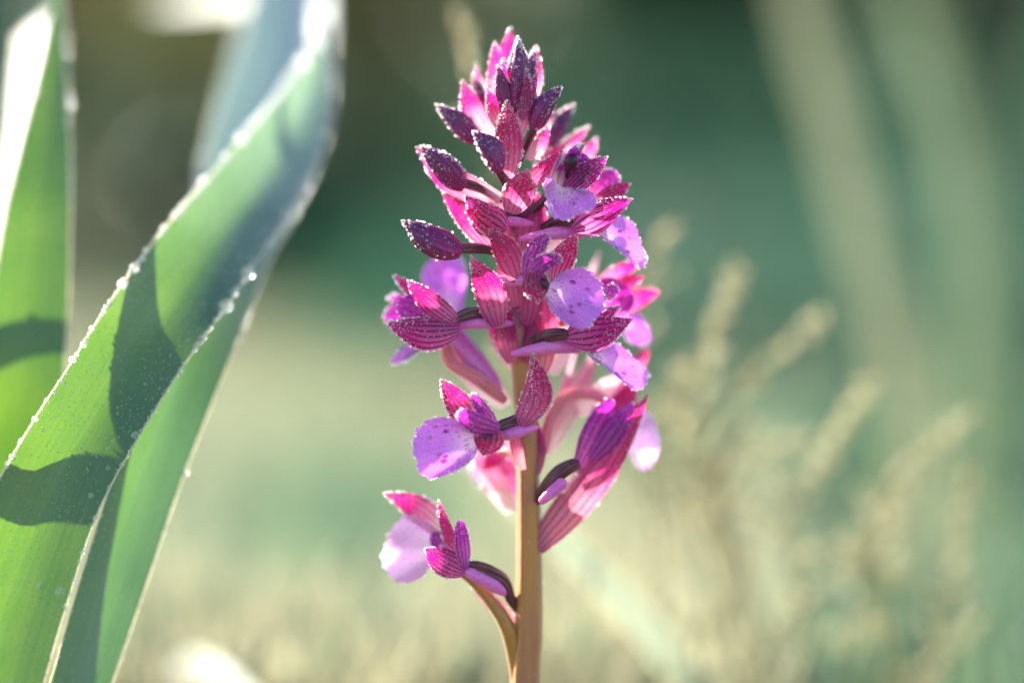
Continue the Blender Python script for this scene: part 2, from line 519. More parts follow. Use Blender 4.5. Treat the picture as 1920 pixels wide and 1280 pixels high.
# ------------------------------------------------------------------ shrubs far behind
def shrub_mat(name, c1, c2, thru, mixf=0.35):
    return plain_mat(name, c1, c2, 9, through=thru, mixf=mixf, rough=0.45, bump_d=0.001)
M['sh_dark'] = shrub_mat('foliage_dark', (0.015, 0.045, 0.022), (0.03, 0.075, 0.035), (0.04, 0.11, 0.03), 0.25)
M['sh_teal'] = shrub_mat('foliage_bluish', (0.03, 0.10, 0.075), (0.05, 0.14, 0.10), (0.08, 0.24, 0.12))
M['sh_olive'] = shrub_mat('foliage_olive', (0.14, 0.145, 0.06), (0.21, 0.20, 0.085), (0.42, 0.38, 0.14), 0.5)
M['sh_mid'] = shrub_mat('foliage_green', (0.045, 0.09, 0.05), (0.07, 0.12, 0.06), (0.10, 0.17, 0.07))
M['bark'] = plain_mat('bark', (0.10, 0.07, 0.05), (0.16, 0.12, 0.09), 60, rough=0.85)

def tube_mesh(P, rad, seg=8, ribs=0, rib_amp=0.0, twist=0.0, cap=True):
    """P: list of Vectors, rad: list of radii -> verts, faces, uvs"""
    verts, faces, uvs = [], [], []
    n = len(P)
    prev = None
    for i in range(n):
        t = (P[min(i + 1, n - 1)] - P[max(i - 1, 0)]).normalized()
        if prev is None:
            a = t.orthogonal().normalized()
        else:
            a = (prev - t * prev.dot(t)).normalized()
        prev = a
        b = t.cross(a)
        for k in range(seg):
            th = 2 * math.pi * k / seg
            r = rad[i] * (1 + (rib_amp * math.cos(ribs * th + twist * i / n) if ribs else 0))
            verts.append(P[i] + a * (math.cos(th) * r) + b * (math.sin(th) * r))
            uvs.append((k / seg, i / (n - 1)))
    for i in range(n - 1):
        for k in range(seg):
            k2 = (k + 1) % seg
            faces.append((i * seg + k, i * seg + k2, (i + 1) * seg + k2, (i + 1) * seg + k))
    if cap:
        for i, rev in ((0, True), (n - 1, False)):
            c = len(verts)
            verts.append(P[i]); uvs.append((0.5, i / (n - 1)))
            for k in range(seg):
                k2 = (k + 1) % seg
                faces.append((c, i * seg + k2, i * seg + k) if rev else (c, i * seg + k, i * seg + k2))
    return verts, faces, uvs

def shrub(label, x, y, rx, ry, h, mat, n=1500, leaf=0.035, seed=0, lift=0.0, group='shrubs at the back of the meadow'):
    rng = random.Random(seed)
    root = empty('shrub', (x, y, 0))
    clumps = []
    for k in range(16):
        a, rr = rng.uniform(0, 6.283), math.sqrt(rng.random()) * 0.75
        clumps.append((x + rx * rr * math.cos(a), y + ry * rr * math.sin(a), lift + (h - lift) * rng.uniform(0.12, 0.88), rng.uniform(0.2, 0.42)))
    verts, faces = [], []
    for k in range(int(n * 1.8)):
        cx, cy_, cz, cr = rng.choice(clumps)
        d = Vector((rng.gauss(0, 1), rng.gauss(0, 1), rng.gauss(0, 1))).normalized() * (rng.random() ** 0.4) * cr
        p = Vector((cx + d.x * rx, cy_ + d.y * ry, max(0.01, cz + d.z * h * 0.8)))
        nrm = Vector((rng.gauss(0, 1), rng.gauss(0, 1), rng.gauss(0, 1))).normalized()
        t1 = nrm.orthogonal().normalized(); t2 = nrm.cross(t1)
        L = leaf * rng.uniform(0.6, 1.3); W = L * 0.42
        i = len(verts)
        verts += [p - t1 * L * .5, p + t2 * W * .5 + nrm * L * .06, p + t1 * L * .5, p - t2 * W * .5 + nrm * L * .06]
        faces.append((i, i + 1, i + 2, i + 3))
    fo = build('foliage', verts, faces, mat, root)
    fo['kind'] = 'stuff'
    for k in range(4):
        a = rng.uniform(0, 6.283)
        c = clumps[k]
        P = [Vector((x + 0.03 * math.cos(a), y + 0.03 * math.sin(a), -0.03)), Vector(((x * 1.4 + c[0] * .6) / 2, (y * 1.4 + c[1] * .6) / 2, c[2] * .45)), Vector(c[:3])]
        build('stem', *tube_mesh(P, [k_ * min(1, h * 2) for k_ in (0.018, 0.012, 0.005)], 6)[:2], M['bark'], root)
    tag(root, label, 'shrub', group)
    return root

def sx(px, y):                              # x in metres of photo column px at depth y
    return (px - 960) * SENSOR / LENS / 1920 * y

S = [
    ('low dark shrub behind the slanting leaf blades', 400, 3.0, .30, .3, .26, 'sh_dark', 1500),
    ('tall dark green shrub beyond the orchid tip', 1290, 5.2, .4, .5, .8, 'sh_dark', 2200),
    ('sunlit yellow olive shrub behind the upright leaf blades', 260, 7.0, .7, .5, 1.1, 'sh_olive', 2600),
    ('bluish green low shrub behind the middle of the orchid', 1330, 4.0, .42, .4, .26, 'sh_teal', 1700),
    ('olive green shrub behind the orchid spike between darker shrubs', 780, 6.4, .7, .5, 1.05, 'sh_olive', 2400),
    ('mid green shrub beyond the tall pale blades', 1640, 5.8, .7, .5, 1.05, 'sh_mid', 2400),
    ('very dark shrub beside the tall pale blades', 1930, 4.4, .32, .4, .75, 'sh_dark', 2200),
    ('bluish shrub low between the dark shrub and the tall pale blades', 1870, 3.6, .22, .3, .24, 'sh_teal', 1200),
    ('green shrub far behind the olive shrubs', 560, 8.5, .9, .6, 1.3, 'sh_mid', 2600),
    ('olive shrub at the edge beyond the upright leaf blades', -60, 6.0, .6, .5, 1.0, 'sh_olive', 2400),
    ('brownish olive shrub above the bluish low shrub', 1330, 7.4, .55, .5, 1.15, 'sh_olive', 2200),
    ('green shrub far at the back beyond the bluish low shrub', 1500, 9.5, 1.2, .7, 1.5, 'sh_mid', 3000),
    ('wide dark shrub far behind the sunlit olive shrub', 160, 9.8, 1.3, .7, 1.5, 'sh_dark', 3000),
    ('broad mid green shrub closing the far side of the meadow', 900, 10.5, 1.3, .7, 1.6, 'sh_mid', 3000),
]
S.append(('low dark leafy plant on the ground below the golden seed heads', 1430, 1.5, .085, .10, .055, 'sh_dark', 900))
S.append(('low bluish leafy plant beside the dark one below the seed heads', 1760, 1.62, .11, .10, .07, 'sh_teal', 900))
SHRUBS = []
for i, (lb, px, y, rx, ry, h, mk, n) in enumerate(S):
    SHRUBS.append(shrub(lb, sx(px, y), y, rx, ry, h, M[mk], n, leaf=0.085 if y > 5 else (0.06 if y > 2 else 0.018), seed=40 + i, group='shrubs at the back of the meadow' if y > 2 else 'low leafy plants below the seed heads'))

M['glint_leaf'] = plain_mat('leaf_glint', (0.06, 0.12, 0.06), (0.09, 0.15, 0.07), 20, rough=0.28, spec=1.0, bump_d=0.0001)  # for glossy leaves added only to throw sun glints
def glint(root, px, py, depth, size, n, seed):
    """leaves added to a shrub and turned to mirror the sun as blurred discs"""
    rng = random.Random(seed)
    hv = (TO_SUN - FWD).normalized()
    e1 = hv.orthogonal().normalized(); e2 = hv.cross(e1)
    for k in range(n):
        c = at(px, py, (depth - D) * 1000) + e1 * rng.uniform(-1, 1) * size + e2 * rng.uniform(-1, 1) * size
        a = rng.uniform(0, 6.283)
        t1 = e1 * math.cos(a) + e2 * math.sin(a); t2 = hv.cross(t1)
        L, W = size * rng.uniform(0.8, 1.3), size * 0.42
        sec = [(-1, 0.05), (-.6, .7), (0, 1), (.6, .62), (1, .04)]
        v = []
        for (u_, w_) in sec:
            v += [c + t1 * L * u_ * .5 - t2 * W * w_ * .5, c + t1 * L * u_ * .5 - hv * W * .04 * w_, c + t1 * L * u_ * .5 + t2 * W * w_ * .5]
        f_ = [(r_ * 3 + q_, r_ * 3 + q_ + 1, r_ * 3 + q_ + 4, r_ * 3 + q_ + 3) for r_ in range(4) for q_ in (0, 1)]
        build('glint_leaf', v, f_, M['glint_leaf'], root)
glint(SHRUBS[1], 950, 250, 4.3, 0.017, 5, 1)
glint(SHRUBS[0], 330, 330, 2.70, 0.009, 2, 2)

# ================================================================== LEAF BLADES
def blade(name_label, rows, mat, fold=0.12, n=60, m=14, wave=0.0, margin=1.0, dew=0, dew_r=(0.00012, 0.00028), edge_dew=0.0, big=(), cat='leaf', group=None, seed=3, keel=0.5, foot=None, bead=0.9, open_=0.0):
    """rows: (lx, ly, lmm, rx, ry, rmm) from the bottom up: the two margins of a strap leaf"""
    rng = random.Random(seed)
    rows = list(rows)
    r0 = rows[0]
    dl, dr = at(*r0[:3]).z, at(*r0[3:]).z
    if min(dl, dr) > 0.002:                      # carry the blade down into the ground, a little narrower
        k_ = lambda z, mm: (z + 0.012) / (PX * (D + mm * 0.001) / D)
        cx_ = (r0[0] + r0[3]) / 2
        rows.insert(0, (cx_ + (r0[0] - cx_) * 0.75, r0[1] + k_(dl, r0[2]), r0[2], cx_ + (r0[3] - cx_) * 0.75, r0[4] + k_(dr, r0[5]), r0[5]))
    Rw = catmull(rows, n)
    verts, uvs, faces = [], [], []
    for j, r in enumerate(Rw):
        a, b = at(*r[:3]), at(*r[3:])
        nx_ = Rw[min(j + 1, n - 1)]; pv = Rw[max(j - 1, 0)]
        t = (at(*nx_[:3]) + at(*nx_[3:]) - at(*pv[:3]) - at(*pv[3:])).normalized()
        s = b - a
        nr = s.cross(t)
        if nr.length < 1e-9:
            nr = -FWD
        nr.normalize()
        if nr.dot(FWD) > 0:
            nr = -nr
        for i in range(m):
            u = i / (m - 1)
            k = 1 - abs(u - keel) / (keel if u < keel else 1 - keel)
            k = 1 - (1 - k) ** 1.6
            wob = wave * nz(u * 2.5, j * 0.12, seed) * s.length
            verts.append(a + s * u - nr * (fold * (1 + open_ * (j / (n - 1)) ** 2) * s.length * k) + nr * wob)
            uvs.append((u, j / (n - 1)))
    for j in range(n - 1):
        for i in range(m - 1):
            q = j * m + i
            faces.append((q, q + 1, q + m + 1, q + m))
    root_loc = foot if foot is not None else at(*( (Rw[0][:3] + Rw[0][3:]) / 2))
    root = empty('leaf_blade', root_loc)
    build('blade', verts, faces, mat, root, uvs)
    tag(root, name_label, cat, group)
    if margin:
        for i in (0, m - 1):
            i2 = 1 if i == 0 else m - 2
            mv, mf = [], []
            for j in range(n):
                e_ = Vector(verts[j * m + i]); q_ = (e_ - Vector(verts[j * m + i2])).normalized()
                k_ = margin * (1 + 0.3 * nz(j * 0.9, i, seed)) * min(1, 3 * (n - 1 - j) / n)
                mv += [e_ - q_ * 0.0002 - FWD * 0.00006, e_ + q_ * 0.00022 * k_ - FWD * 0.0001, e_ + q_ * 0.0005 * k_]
            for j in range(n - 1):
                for q in (0, 1):
                    mf.append((j * 3 + q, j * 3 + q + 1, j * 3 + q + 4, j * 3 + q + 3))
            build('margin', mv, mf, M['margin'], root)
    items = []
    def surf(u, v):
        jj = min(int(v * (n - 1)), n - 2); ii = min(int(u * (m - 1)), m - 2)
        fu, fv = u * (m - 1) - ii, v * (n - 1) - jj
        A, B, C, E = (Vector(verts[q]) for q in (jj * m + ii, jj * m + ii + 1, (jj + 1) * m + ii, (jj + 1) * m + ii + 1))
        p = (A * (1 - fu) + B * fu) * (1 - fv) + (C * (1 - fu) + E * fu) * fv
        nn = (B - A).cross(C - A).normalized()
        if nn.dot(FWD) > 0:
            nn = -nn
        return p, nn
    for k in range(dew):
        p, nn = surf(rng.random(), rng.random())
        r = rng.uniform(*dew_r) * (1.7 if rng.random() < 0.06 else 1)
        items.append((p + nn * r * 0.9, r))
    if edge_dew:
        for i in (0, m - 1):
            P = [Vector(verts[j * m + i]) for j in range(n)]
            L = 0.0
            for j in range(n - 1):
                seg = (P[j + 1] - P[j]).length
                cnt = seg / edge_dew * max(0.1, 0.9 + 1.8 * nz(j * 0.45, i * 3.1, seed))
                cnt = int(cnt) + (1 if rng.random() < cnt - int(cnt) else 0)
                for q in range(cnt):
                    r = rng.choice((0.00022, 0.00028, 0.00036, 0.0005)) * rng.uniform(0.8, 1.25)
                    if rng.random() < 0.09:
                        r *= rng.uniform(1.5, 2.4)
                    r *= 0.72 + (bead + 0.3) * (j / n) ** 1.7
                    items.append((P[j].lerp(P[j + 1], rng.random()) + Vector((rng.gauss(0, 1), rng.gauss(0, 1), rng.gauss(0, 1))) * 0.0002 - FWD * r * .5, r))
    if items:
        drops('dew_drops', items, root, ICO2)
    for (u, v, r) in big:
        p, nn = surf(u, v)
        V, F = ICO3
        o = build('dew_drop', [p + nn * r * 0.92 + Vector(q) * r for q in V], [tuple(int(z) for z in f) for f in F], M['water'], root)
    return root

HALF = (TO_SUN - FWD).normalized()          # a leaf turned this way mirrors the sun towards the viewer
def glare(x, y, x0, y0, mm0):
    """depth in mm of a flat leaf through x0, y0, mm0 that lies square to HALF"""
    s_ = PX * 1000 * (D + mm0 * 0.001) / D
    dx, dz = (x - x0) * s_, (y0 - y) * s_
    hx, hf, hu = HALF.x, HALF.dot(FWD), HALF.dot(UPV)
    return mm0 - (hx * dx + hu * dz) / hf

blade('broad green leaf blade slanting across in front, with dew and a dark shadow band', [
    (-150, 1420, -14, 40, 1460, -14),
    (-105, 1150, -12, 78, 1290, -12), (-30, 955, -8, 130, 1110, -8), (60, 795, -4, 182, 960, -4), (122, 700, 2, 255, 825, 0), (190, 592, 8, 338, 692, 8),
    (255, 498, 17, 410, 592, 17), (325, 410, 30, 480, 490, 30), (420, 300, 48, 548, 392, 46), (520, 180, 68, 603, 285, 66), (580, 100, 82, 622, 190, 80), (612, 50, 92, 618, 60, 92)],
    M['blade_painted_sheen'], fold=0.09, n=90, m=18, wave=0.015, open_=2.2, dew=2600, edge_dew=0.0008, bead=1.9, keel=0.5,
    big=((0.985, 0.42, 0.0011), (0.93, 0.245, 0.0014), (0.72, 0.235, 0.0011), (0.12, 0.34, 0.0006), (0.88, 0.34, 0.0009), (0.9, 0.375, 0.0007), (0.8, 0.4, 0.0006)), seed=5)
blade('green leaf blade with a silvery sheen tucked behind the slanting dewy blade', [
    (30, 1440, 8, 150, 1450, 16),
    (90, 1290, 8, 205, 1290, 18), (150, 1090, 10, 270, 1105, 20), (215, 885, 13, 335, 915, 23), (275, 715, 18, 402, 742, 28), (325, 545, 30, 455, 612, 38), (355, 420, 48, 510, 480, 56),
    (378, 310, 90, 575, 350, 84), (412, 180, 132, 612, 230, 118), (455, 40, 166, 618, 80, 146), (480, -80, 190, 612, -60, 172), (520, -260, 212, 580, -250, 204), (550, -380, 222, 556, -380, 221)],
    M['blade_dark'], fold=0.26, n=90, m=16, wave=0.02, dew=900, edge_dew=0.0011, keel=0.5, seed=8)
blade('upright bright green leaf blade with dew beads along its margin', [
    (-70, 1500, 34, 40, 1500, 34), (-60, 1200, 34, 70, 1200, 34), (-45, 860, 36, 105, 880, 36), (-20, 600, 38, 126, 600, 38), (10, 400, 44, 132, 380, 44), (45, 250, 54, 130, 230, 54), (80, 100, 66, 124, 90, 66), (100, -20, 76, 116, -20, 76), (108, -90, 82, 110, -90, 82)],
    M['blade'], fold=0.07, n=70, m=12, wave=0.01, dew=300, edge_dew=0.0011, seed=11, bead=0.5)
blade('glaring narrow leaf blade leaning back and shining white in the sun', [
    *[(x, y, glare(x, y, 30, 180, 112), x + wd, y - wd * 0.5, glare(x + wd, y - wd * 0.5, 30, 180, 112)) for (x, y, wd) in
      ((-150, 960, 70), (-118, 800, 66), (-80, 640, 56), (-32, 490, 36), (4, 335, 38), (26, 185, 50), (40, 45, 58), (50, -60, 48), (64, -140, 8))]],
    M['blade'], fold=0.0, n=60, m=8, dew=200, bead=0.0, edge_dew=0.005, seed=13)
blade('dark green leaf blade at the very edge beside the upright blades', [
    (-180, 1500, 110, -60, 1500, 110), (-140, 900, 120, -30, 900, 120), (-110, 500, 135, 0, 500, 135), (-90, 200, 145, 12, 200, 145), (-80, -60, 155, 16, -60, 155), (-50, -300, 165, -46, -300, 165)],
    M['blade_deep'], fold=0.1, n=40, m=8, dew=0, edge_dew=0.004, seed=14)
GF = 'leaf blades added as white sun flashes'
gl = lambda x, y, c_: (x, y, glare(x, y, *c_))  # the two blades below are added to make blurred white glows
c1 = (430, -10, 248)
blade('added bent leaf blade turned to flash white at its arch above the slanting blades', [
    (120, 1300, 190, 170, 1300, 190), (235, 860, 190, 290, 860, 190), (370, 560, 190, 430, 560, 190), (450, 360, 200, 515, 360, 200), (505, 180, 215, 570, 170, 212), (535, 40, 215, 590, 10, 208)] +
    [gl(x, y + h_ / 2, c1) + gl(x, y - h_ / 2, c1) for (x, y, h_) in ((540, -14, 30), (470, -4, 36), (400, 0, 30), (330, 6, 20), (270, 10, 1))],
    M['blade_grey'], fold=0.0, n=60, m=6, margin=0.6, seed=23, group=GF)
c2 = (340, 1285, 150)
blade('added low curved leaf blade turned to flash white near the ground below the slanting blades',
    [gl(x, y + h_ / 2, c2) + gl(x, y - h_ / 2, c2) for (x, y, h_) in ((150, 1480, 40), (175, 1380, 50), (240, 1300, 66), (300, 1266, 84), (360, 1262, 80), (420, 1274, 60), (490, 1300, 2))],
    M['blade_grey'], fold=0.0, n=40, m=6, margin=0.6, seed=24, group=GF)
# pale strap leaves behind
blade('pale grey green leaf blade crossing low behind the orchid stem', [(1357, 1412, 150, 1413, 1388, 150), (1259, 1276, 135, 1306, 1249, 135), (1137, 1130, 118, 1178, 1100, 118), (1014, 1010, 104, 1046, 975, 104), (890, 883, 92, 907, 862, 92), (841, 837, 88, 845, 833, 88)],
    M['blade_grey'], fold=0.06, n=40, m=8, edge_dew=0.004, seed=15)
blade('short pale leaf blade standing low among the golden seed heads', [
    (1640, 1450, 300, 1780, 1420, 300), (1600, 1290, 300, 1680, 1275, 300), (1570, 1180, 300, 1630, 1170, 300), (1560, 1120, 300, 1580, 1116, 300)],
    M['blade_grey'], fold=0.06, n=30, m=8, edge_dew=0.006, seed=16)
GB = 'tall pale blades standing behind the seed heads'
blade('pale leaf blade arching up tall behind the golden seed heads', [(1706, 1500, 440, 1774, 1500, 440), (1700, 1100, 420, 1765, 1100, 420), (1666, 760, 405, 1734, 760, 405), (1601, 486, 395, 1659, 494, 395), (1535, 240, 390, 1585, 240, 390), (1473, 14, 390, 1522, 6, 390), (1420, -266, 400, 1450, -274, 400), (1381, -480, 410, 1383, -480, 410)],
    M['blade_pale'], fold=0.1, n=50, m=8, seed=17, group=GB)
blade('soft grey green leaf blade upright beside the arching pale blade', [(1770, 1500, 520, 1820, 1500, 520), (1783, 1100, 500, 1832, 1100, 500), (1790, 760, 485, 1835, 760, 485), (1793, 480, 475, 1832, 480, 475), (1763, 234, 470, 1802, 226, 470), (1680, 8, 470, 1720, -8, 470), (1585, -272, 480, 1615, -288, 480), (1511, -420, 490, 1513, -422, 490)],
    M['blade_soft'], fold=0.1, n=50, m=8, seed=18, group=GB)
blade('dark bluish leaf blade leaning out past the soft green upright blade', [(1824, 1500, 640, 1896, 1500, 640), (1844, 1000, 620, 1916, 1000, 620), (1873, 604, 610, 1942, 616, 610), (1918, 268, 605, 1987, 292, 605), (1996, -48, 605, 2044, -12, 605), (2061, -239, 610, 2063, -237, 610)],
    M['blade_deep'], fold=0.1, n=50, m=8, seed=19, group=GB)

# ================================================================== GOLDEN SEED HEADS
M['seed'] = plain_mat('seed_straw', (0.50, 0.43, 0.25), (0.40, 0.38, 0.21), 300, through=(0.80, 0.72, 0.44), mixf=0.5, rough=0.5)
M['seed_stalk'] = plain_mat('seed_stalk', (0.26, 0.26, 0.13), (0.32, 0.28, 0.15), 200, through=(0.5, 0.5, 0.2), mixf=0.3, rough=0.5)

def seed_head(label, tip, base, mm, width, path, seed, group='golden seed heads behind the orchid'):
    """tip, base: photo positions of the two ends of the spike; path: further positions of the stalk down to the ground"""
    rng = random.Random(seed)
    mm *= 0.74
    T, B = at(*tip, mm), at(*base, mm)
    pts = [T, B] + [at(x, y, m_ * 0.76) for (x, y, m_) in path]
    foot = pts[-1].copy(); foot.z = -0.01
    foot.y += 0.01
    pts.append(foot)
    C = [Vector(p) for p in catmull([tuple(p) for p in pts], 34)]
    root = empty('seed_head', foot)
    rad = [0.0004 + 0.0006 * i / 33 for i in range(34)]
    build('stalk', *tube_mesh(C, rad, 6)[:2], M['seed_stalk'], root)
    verts, faces, items = [], [], []
    def spray(p0, p1, wd_px, beads):
        ax = p1 - p0
        axn = ax.normalized()
        o1 = axn.orthogonal().normalized(); o2 = axn.cross(o1)
        for b_ in range(beads):
            v = (b_ + rng.uniform(-0.25, 0.25)) / max(1, beads - 1)
            big = rng.uniform(0.5, 1.15) * wd_px * PX * 0.5
            cc = p0 + ax * v + (o1 * rng.gauss(0, 1) + o2 * rng.gauss(0, 1)) * big * 0.4
            for k in range(int(10 + 9 * rng.random())):
                d0 = Vector((rng.gauss(0, 1), rng.gauss(0, 1), rng.gauss(0, 1))).normalized()
                c = cc + d0 * big * rng.random() ** 0.5 * 0.8
                d = (d0 * 0.8 + axn).normalized()
                s1 = Vector((rng.gauss(0, 1), rng.gauss(0, 1), rng.gauss(0, 1))).cross(d).normalized(); s2 = d.cross(s1)
                l, wd = rng.uniform(0.0016, 0.0028), rng.uniform(0.0005, 0.0009)
                i = len(verts)
                verts.extend([c - d * l * .5, c + s1 * wd + s2 * wd * .4, c + d * l * .5, c - s1 * wd + s2 * wd * .4])
                faces.extend([(i, i + 1, i + 2), (i, i + 2, i + 3)])
            if rng.random() < 0.6:
                items.append((cc - FWD * big * .7, rng.uniform(0.0005, 0.0011)))
    L = (T - B).length
    spray(B, T, width * 0.72, int(7 + L * 260))
    for k in range(6):                              # side branchlets along the stalk below the spike
        q = C[int(11 + k * 2.2)]
        sd_ = -1 if k % 2 else 1
        dv = (RGT * sd_ * rng.uniform(0.4, 1.0) + UPV * rng.uniform(0.5, 1.0) + FWD * rng.uniform(-0.5, 0.5)).normalized() * rng.uniform(0.006, 0.016)
        build('branchlet', *tube_mesh([q, q + dv * 0.5 + UPV * 0.0006, q + dv], [0.0004, 0.0003, 0.0002], 5)[:2], M['seed_stalk'], root)
        spray(q + dv * 0.35, q + dv, width * 0.5, 4)
    sh = build('spikelets', verts, faces, M['seed'], root)
    sh['kind'] = 'stuff'
    drops('dew_drops', items, root, ICO1)
    tag(root, label, 'seed head', group)

SH = [
    ('short golden seed head just beside the orchid flowers', (1265, 425), (1205, 520), 170, 44, [(1190, 700, 175), (1240, 1100, 185)]),
    ('tall golden seed head rising highest beyond the orchid', (1385, 500), (1325, 650), 165, 60, [(1300, 800, 170), (1380, 1150, 190)]),
    ('golden seed head leaning out under the tallest one', (1540, 590), (1395, 720), 175, 40, [(1330, 860, 180), (1440, 1200, 190)]),
    ('long golden seed head leaning above the pale crossing blade', (1640, 710), (1530, 880), 175, 56, [(1480, 1000, 180), (1520, 1250, 190)]),
    ('drooping pale seed head at the outer side of the group', (1825, 775), (1680, 900), 180, 44, [(1640, 1050, 190), (1660, 1280, 200)]),
    ('small golden seed head low in the middle of the group', (1400, 790), (1345, 880), 170, 50, [(1360, 1000, 180), (1420, 1250, 190)]),
    ('upright seed head with brownish florets beneath the drooping one', (1815, 890), (1790, 1060), 190, 50, [(1770, 1200, 195), (1760, 1330, 200)]),
    ('low seed head spreading sideways near the short pale blade', (1410, 1245), (1530, 1110), 190, 44, [(1640, 1050, 195), (1700, 1300, 205)]),
    ('faint seed head between the long one and the drooping one', (1710, 880), (1640, 990), 200, 60, [(1620, 1120, 205), (1600, 1300, 210)]),
    ('thin seed head bending over near the ground beside the upright one', (1850, 1150), (1740, 1260), 200, 50, [(1720, 1330, 205), (1710, 1400, 205)]),
    ('pale loose seed head hanging below the short golden one', (1300, 680), (1250, 760), 190, 36, [(1260, 900, 195), (1330, 1200, 200)]),
    ('pale seed head low behind the lowest purple flower', (1520, 830), (1330, 860), 200, 46, [(1320, 980, 205), (1400, 1280, 210)]),
    ('single yellowish seed head peeping up behind the orchid tip', (858, 22), (890, 140), 150, 42, [(930, 400, 155), (1010, 900, 165)]),
]
for i, (lb, t, b, mm, wd, path) in enumerate(SH):
    seed_head(lb, t, b, mm, wd, path, 70 + i)

# ================================================================== THE ORCHID
STEM_PTS = [(990, 1600, 12, 70), (985, 1290, 12, 64), (991, 1180, 12, 60), (992, 1050, 12, 54), (990, 900, 12, 48), (984, 760, 12, 46), (972, 640, 12, 40), (964, 520, 13, 36), (960, 400, 13, 32), (958, 280, 12, 26), (960, 180, 11, 18), (962, 110, 10, 8)]
foot = at(990, 1600, 12); foot.z = 0.0
orchid = empty('orchid', foot)
tag(orchid, 'dewy purple orchid spike with buds above and open lavender flowers below', 'orchid')
DEW = []
drng = random.Random(21)

def dew_on(P, N, edge_pts, amount):
    """P: surface samples (point, normal), edge_pts: polyline along the margin"""
    if amount <= 0:
        return
    for a, b in zip(edge_pts[:-1], edge_pts[1:]):
        L = (b - a).length
        c = L / 0.00066 * amount * max(0.08, 0.85 + 2.2 * nz(a.x * 420, a.z * 420, a.y * 420))
        c = int(c) + (1 if drng.random() < c - int(c) else 0)
        for q in range(c):
            r = drng.choice((0.00012, 0.00018, 0.00022, 0.00027, 0.00034, 0.0005)) * drng.uniform(0.8, 1.2)
            DEW.append((a.lerp(b, drng.random()) + Vector((drng.gauss(0, 1), drng.gauss(0, 1), drng.gauss(0, 1))) * 0.00012, r))
    for (p, n) in P:
        r = drng.uniform(0.00012, 0.00027)
        DEW.append((p + n * r * 0.9, r))

def surface_samples(verts, m, n, count, bias):
    out = []
    for k in range(count):
        v = drng.random() ** bias
        u = drng.random()
        j = min(int(v * (n - 1)), n - 2); i = min(int(u * (m - 1)), m - 2)
        A, B, C = verts[j * m + i], verts[j * m + i + 1], verts[(j + 1) * m + i]
        nn = (B - A).cross(C - A)
        if nn.length < 1e-12:
            continue
        nn.normalize()
        if nn.dot(FWD) > 0:
            nn = -nn
        out.append((A + (B - A) * drng.random() + (C - A) * drng.random(), nn))
    return out

def prof(kind, v):
    if kind == 'sepal':
        return math.sin(math.pi * (0.12 + 0.88 * v ** 0.95)) ** 0.8
    if kind == 'bract':
        return max(0.0, math.sin(math.pi * (0.13 + 0.87 * v ** 0.95))) ** 0.95
    if kind == 'blunt':
        return (0.5 + 0.5 * min(1, v / 0.35)) * (max(0.0, 1 - max(0.0, (v - 0.45) / 0.55) ** 2.6)) ** 0.5
    if kind == 'hood':
        return max(0.0, (0.30 + 0.70 * math.sin(math.pi / 2 * min(1, v / 0.30))) * (1 - max(0.0, (v - 0.25) / 0.75) ** 1.5) ** 0.95)
    return 1.0

SEEDN = [0]
def sheet(name, base, tip, wpx, mat, parent, roll=0, cup=-70, bend=0.0, arc=0.0, tipcurl=0.0, shape='sepal', dew=0.6, wr=0.03, n=22, m=13):
    SEEDN[0] += 1
    sd_ = SEEDN[0] * 3.7
    b, t = at(*base), at(*tip)
    a = t - b
    L = a.length
    an = a.normalized()
    n0 = (-FWD - an * (-FWD).dot(an)).normalized()
    s0 = an.cross(n0).normalized()
    rr = R(roll)
    N = n0 * math.cos(rr) + s0 * math.sin(rr)
    Sd = an.cross(N).normalized()
    hw = wpx * PX * 0.5
    rs_ = random.Random(SEEDN[0] * 17 + 3)
    tw = R(rs_.uniform(-30, 30))
    tipcurl += rs_.uniform(-0.05, 0.10)
    ph = max(R(abs(cup)) / 2, 0.05)
    sg = 1 if cup > 0 else -1
    verts, uvs, faces = [], [], []
    for j in range(n):
        v = j / (n - 1)
        pr = max(prof(shape, v), 0.015)
        c = b + a * v + N * (bend * L * math.sin(math.pi * v) + tipcurl * L * v ** 3) + Sd * (arc * L * math.sin(math.pi * v))
        for i in range(m):
            u = i / (m - 1) * 2 - 1
            x = hw * pr * math.sin(u * ph) / math.sin(min(ph, math.pi / 2))
            z = hw * pr * (1 - math.cos(u * ph)) / math.sin(min(ph, math.pi / 2)) * sg
            wrk = wr * hw * 2 * nz(u * 1.6 + sd_, v * 4.0, sd_)
            wrk += wr * hw * 1.0 * nz(u * 5 + sd_, v * 9.0, sd_ + 9) * abs(u)
            ct, st_ = math.cos(tw * v), math.sin(tw * v)
            verts.append(c + (Sd * ct + N * st_) * x + (N * ct - Sd * st_) * (z + wrk))
            uvs.append((i / (m - 1), v))
    for j in range(n - 1):
        for i in range(m - 1):
            q = j * m + i
            faces.append((q, q + 1, q + m + 1, q + m))
    o = build(name, verts, faces, mat, parent, uvs)
    edge = [verts[j * m] for j in range(3, n)] + [verts[j * m + m - 1] for j in range(n - 1, 2, -1)]
    dew_on(surface_samples(verts, m, n, int(75 * dew * (L / PX) * wpx / 4000), 0.55), None, edge, dew)
    return o

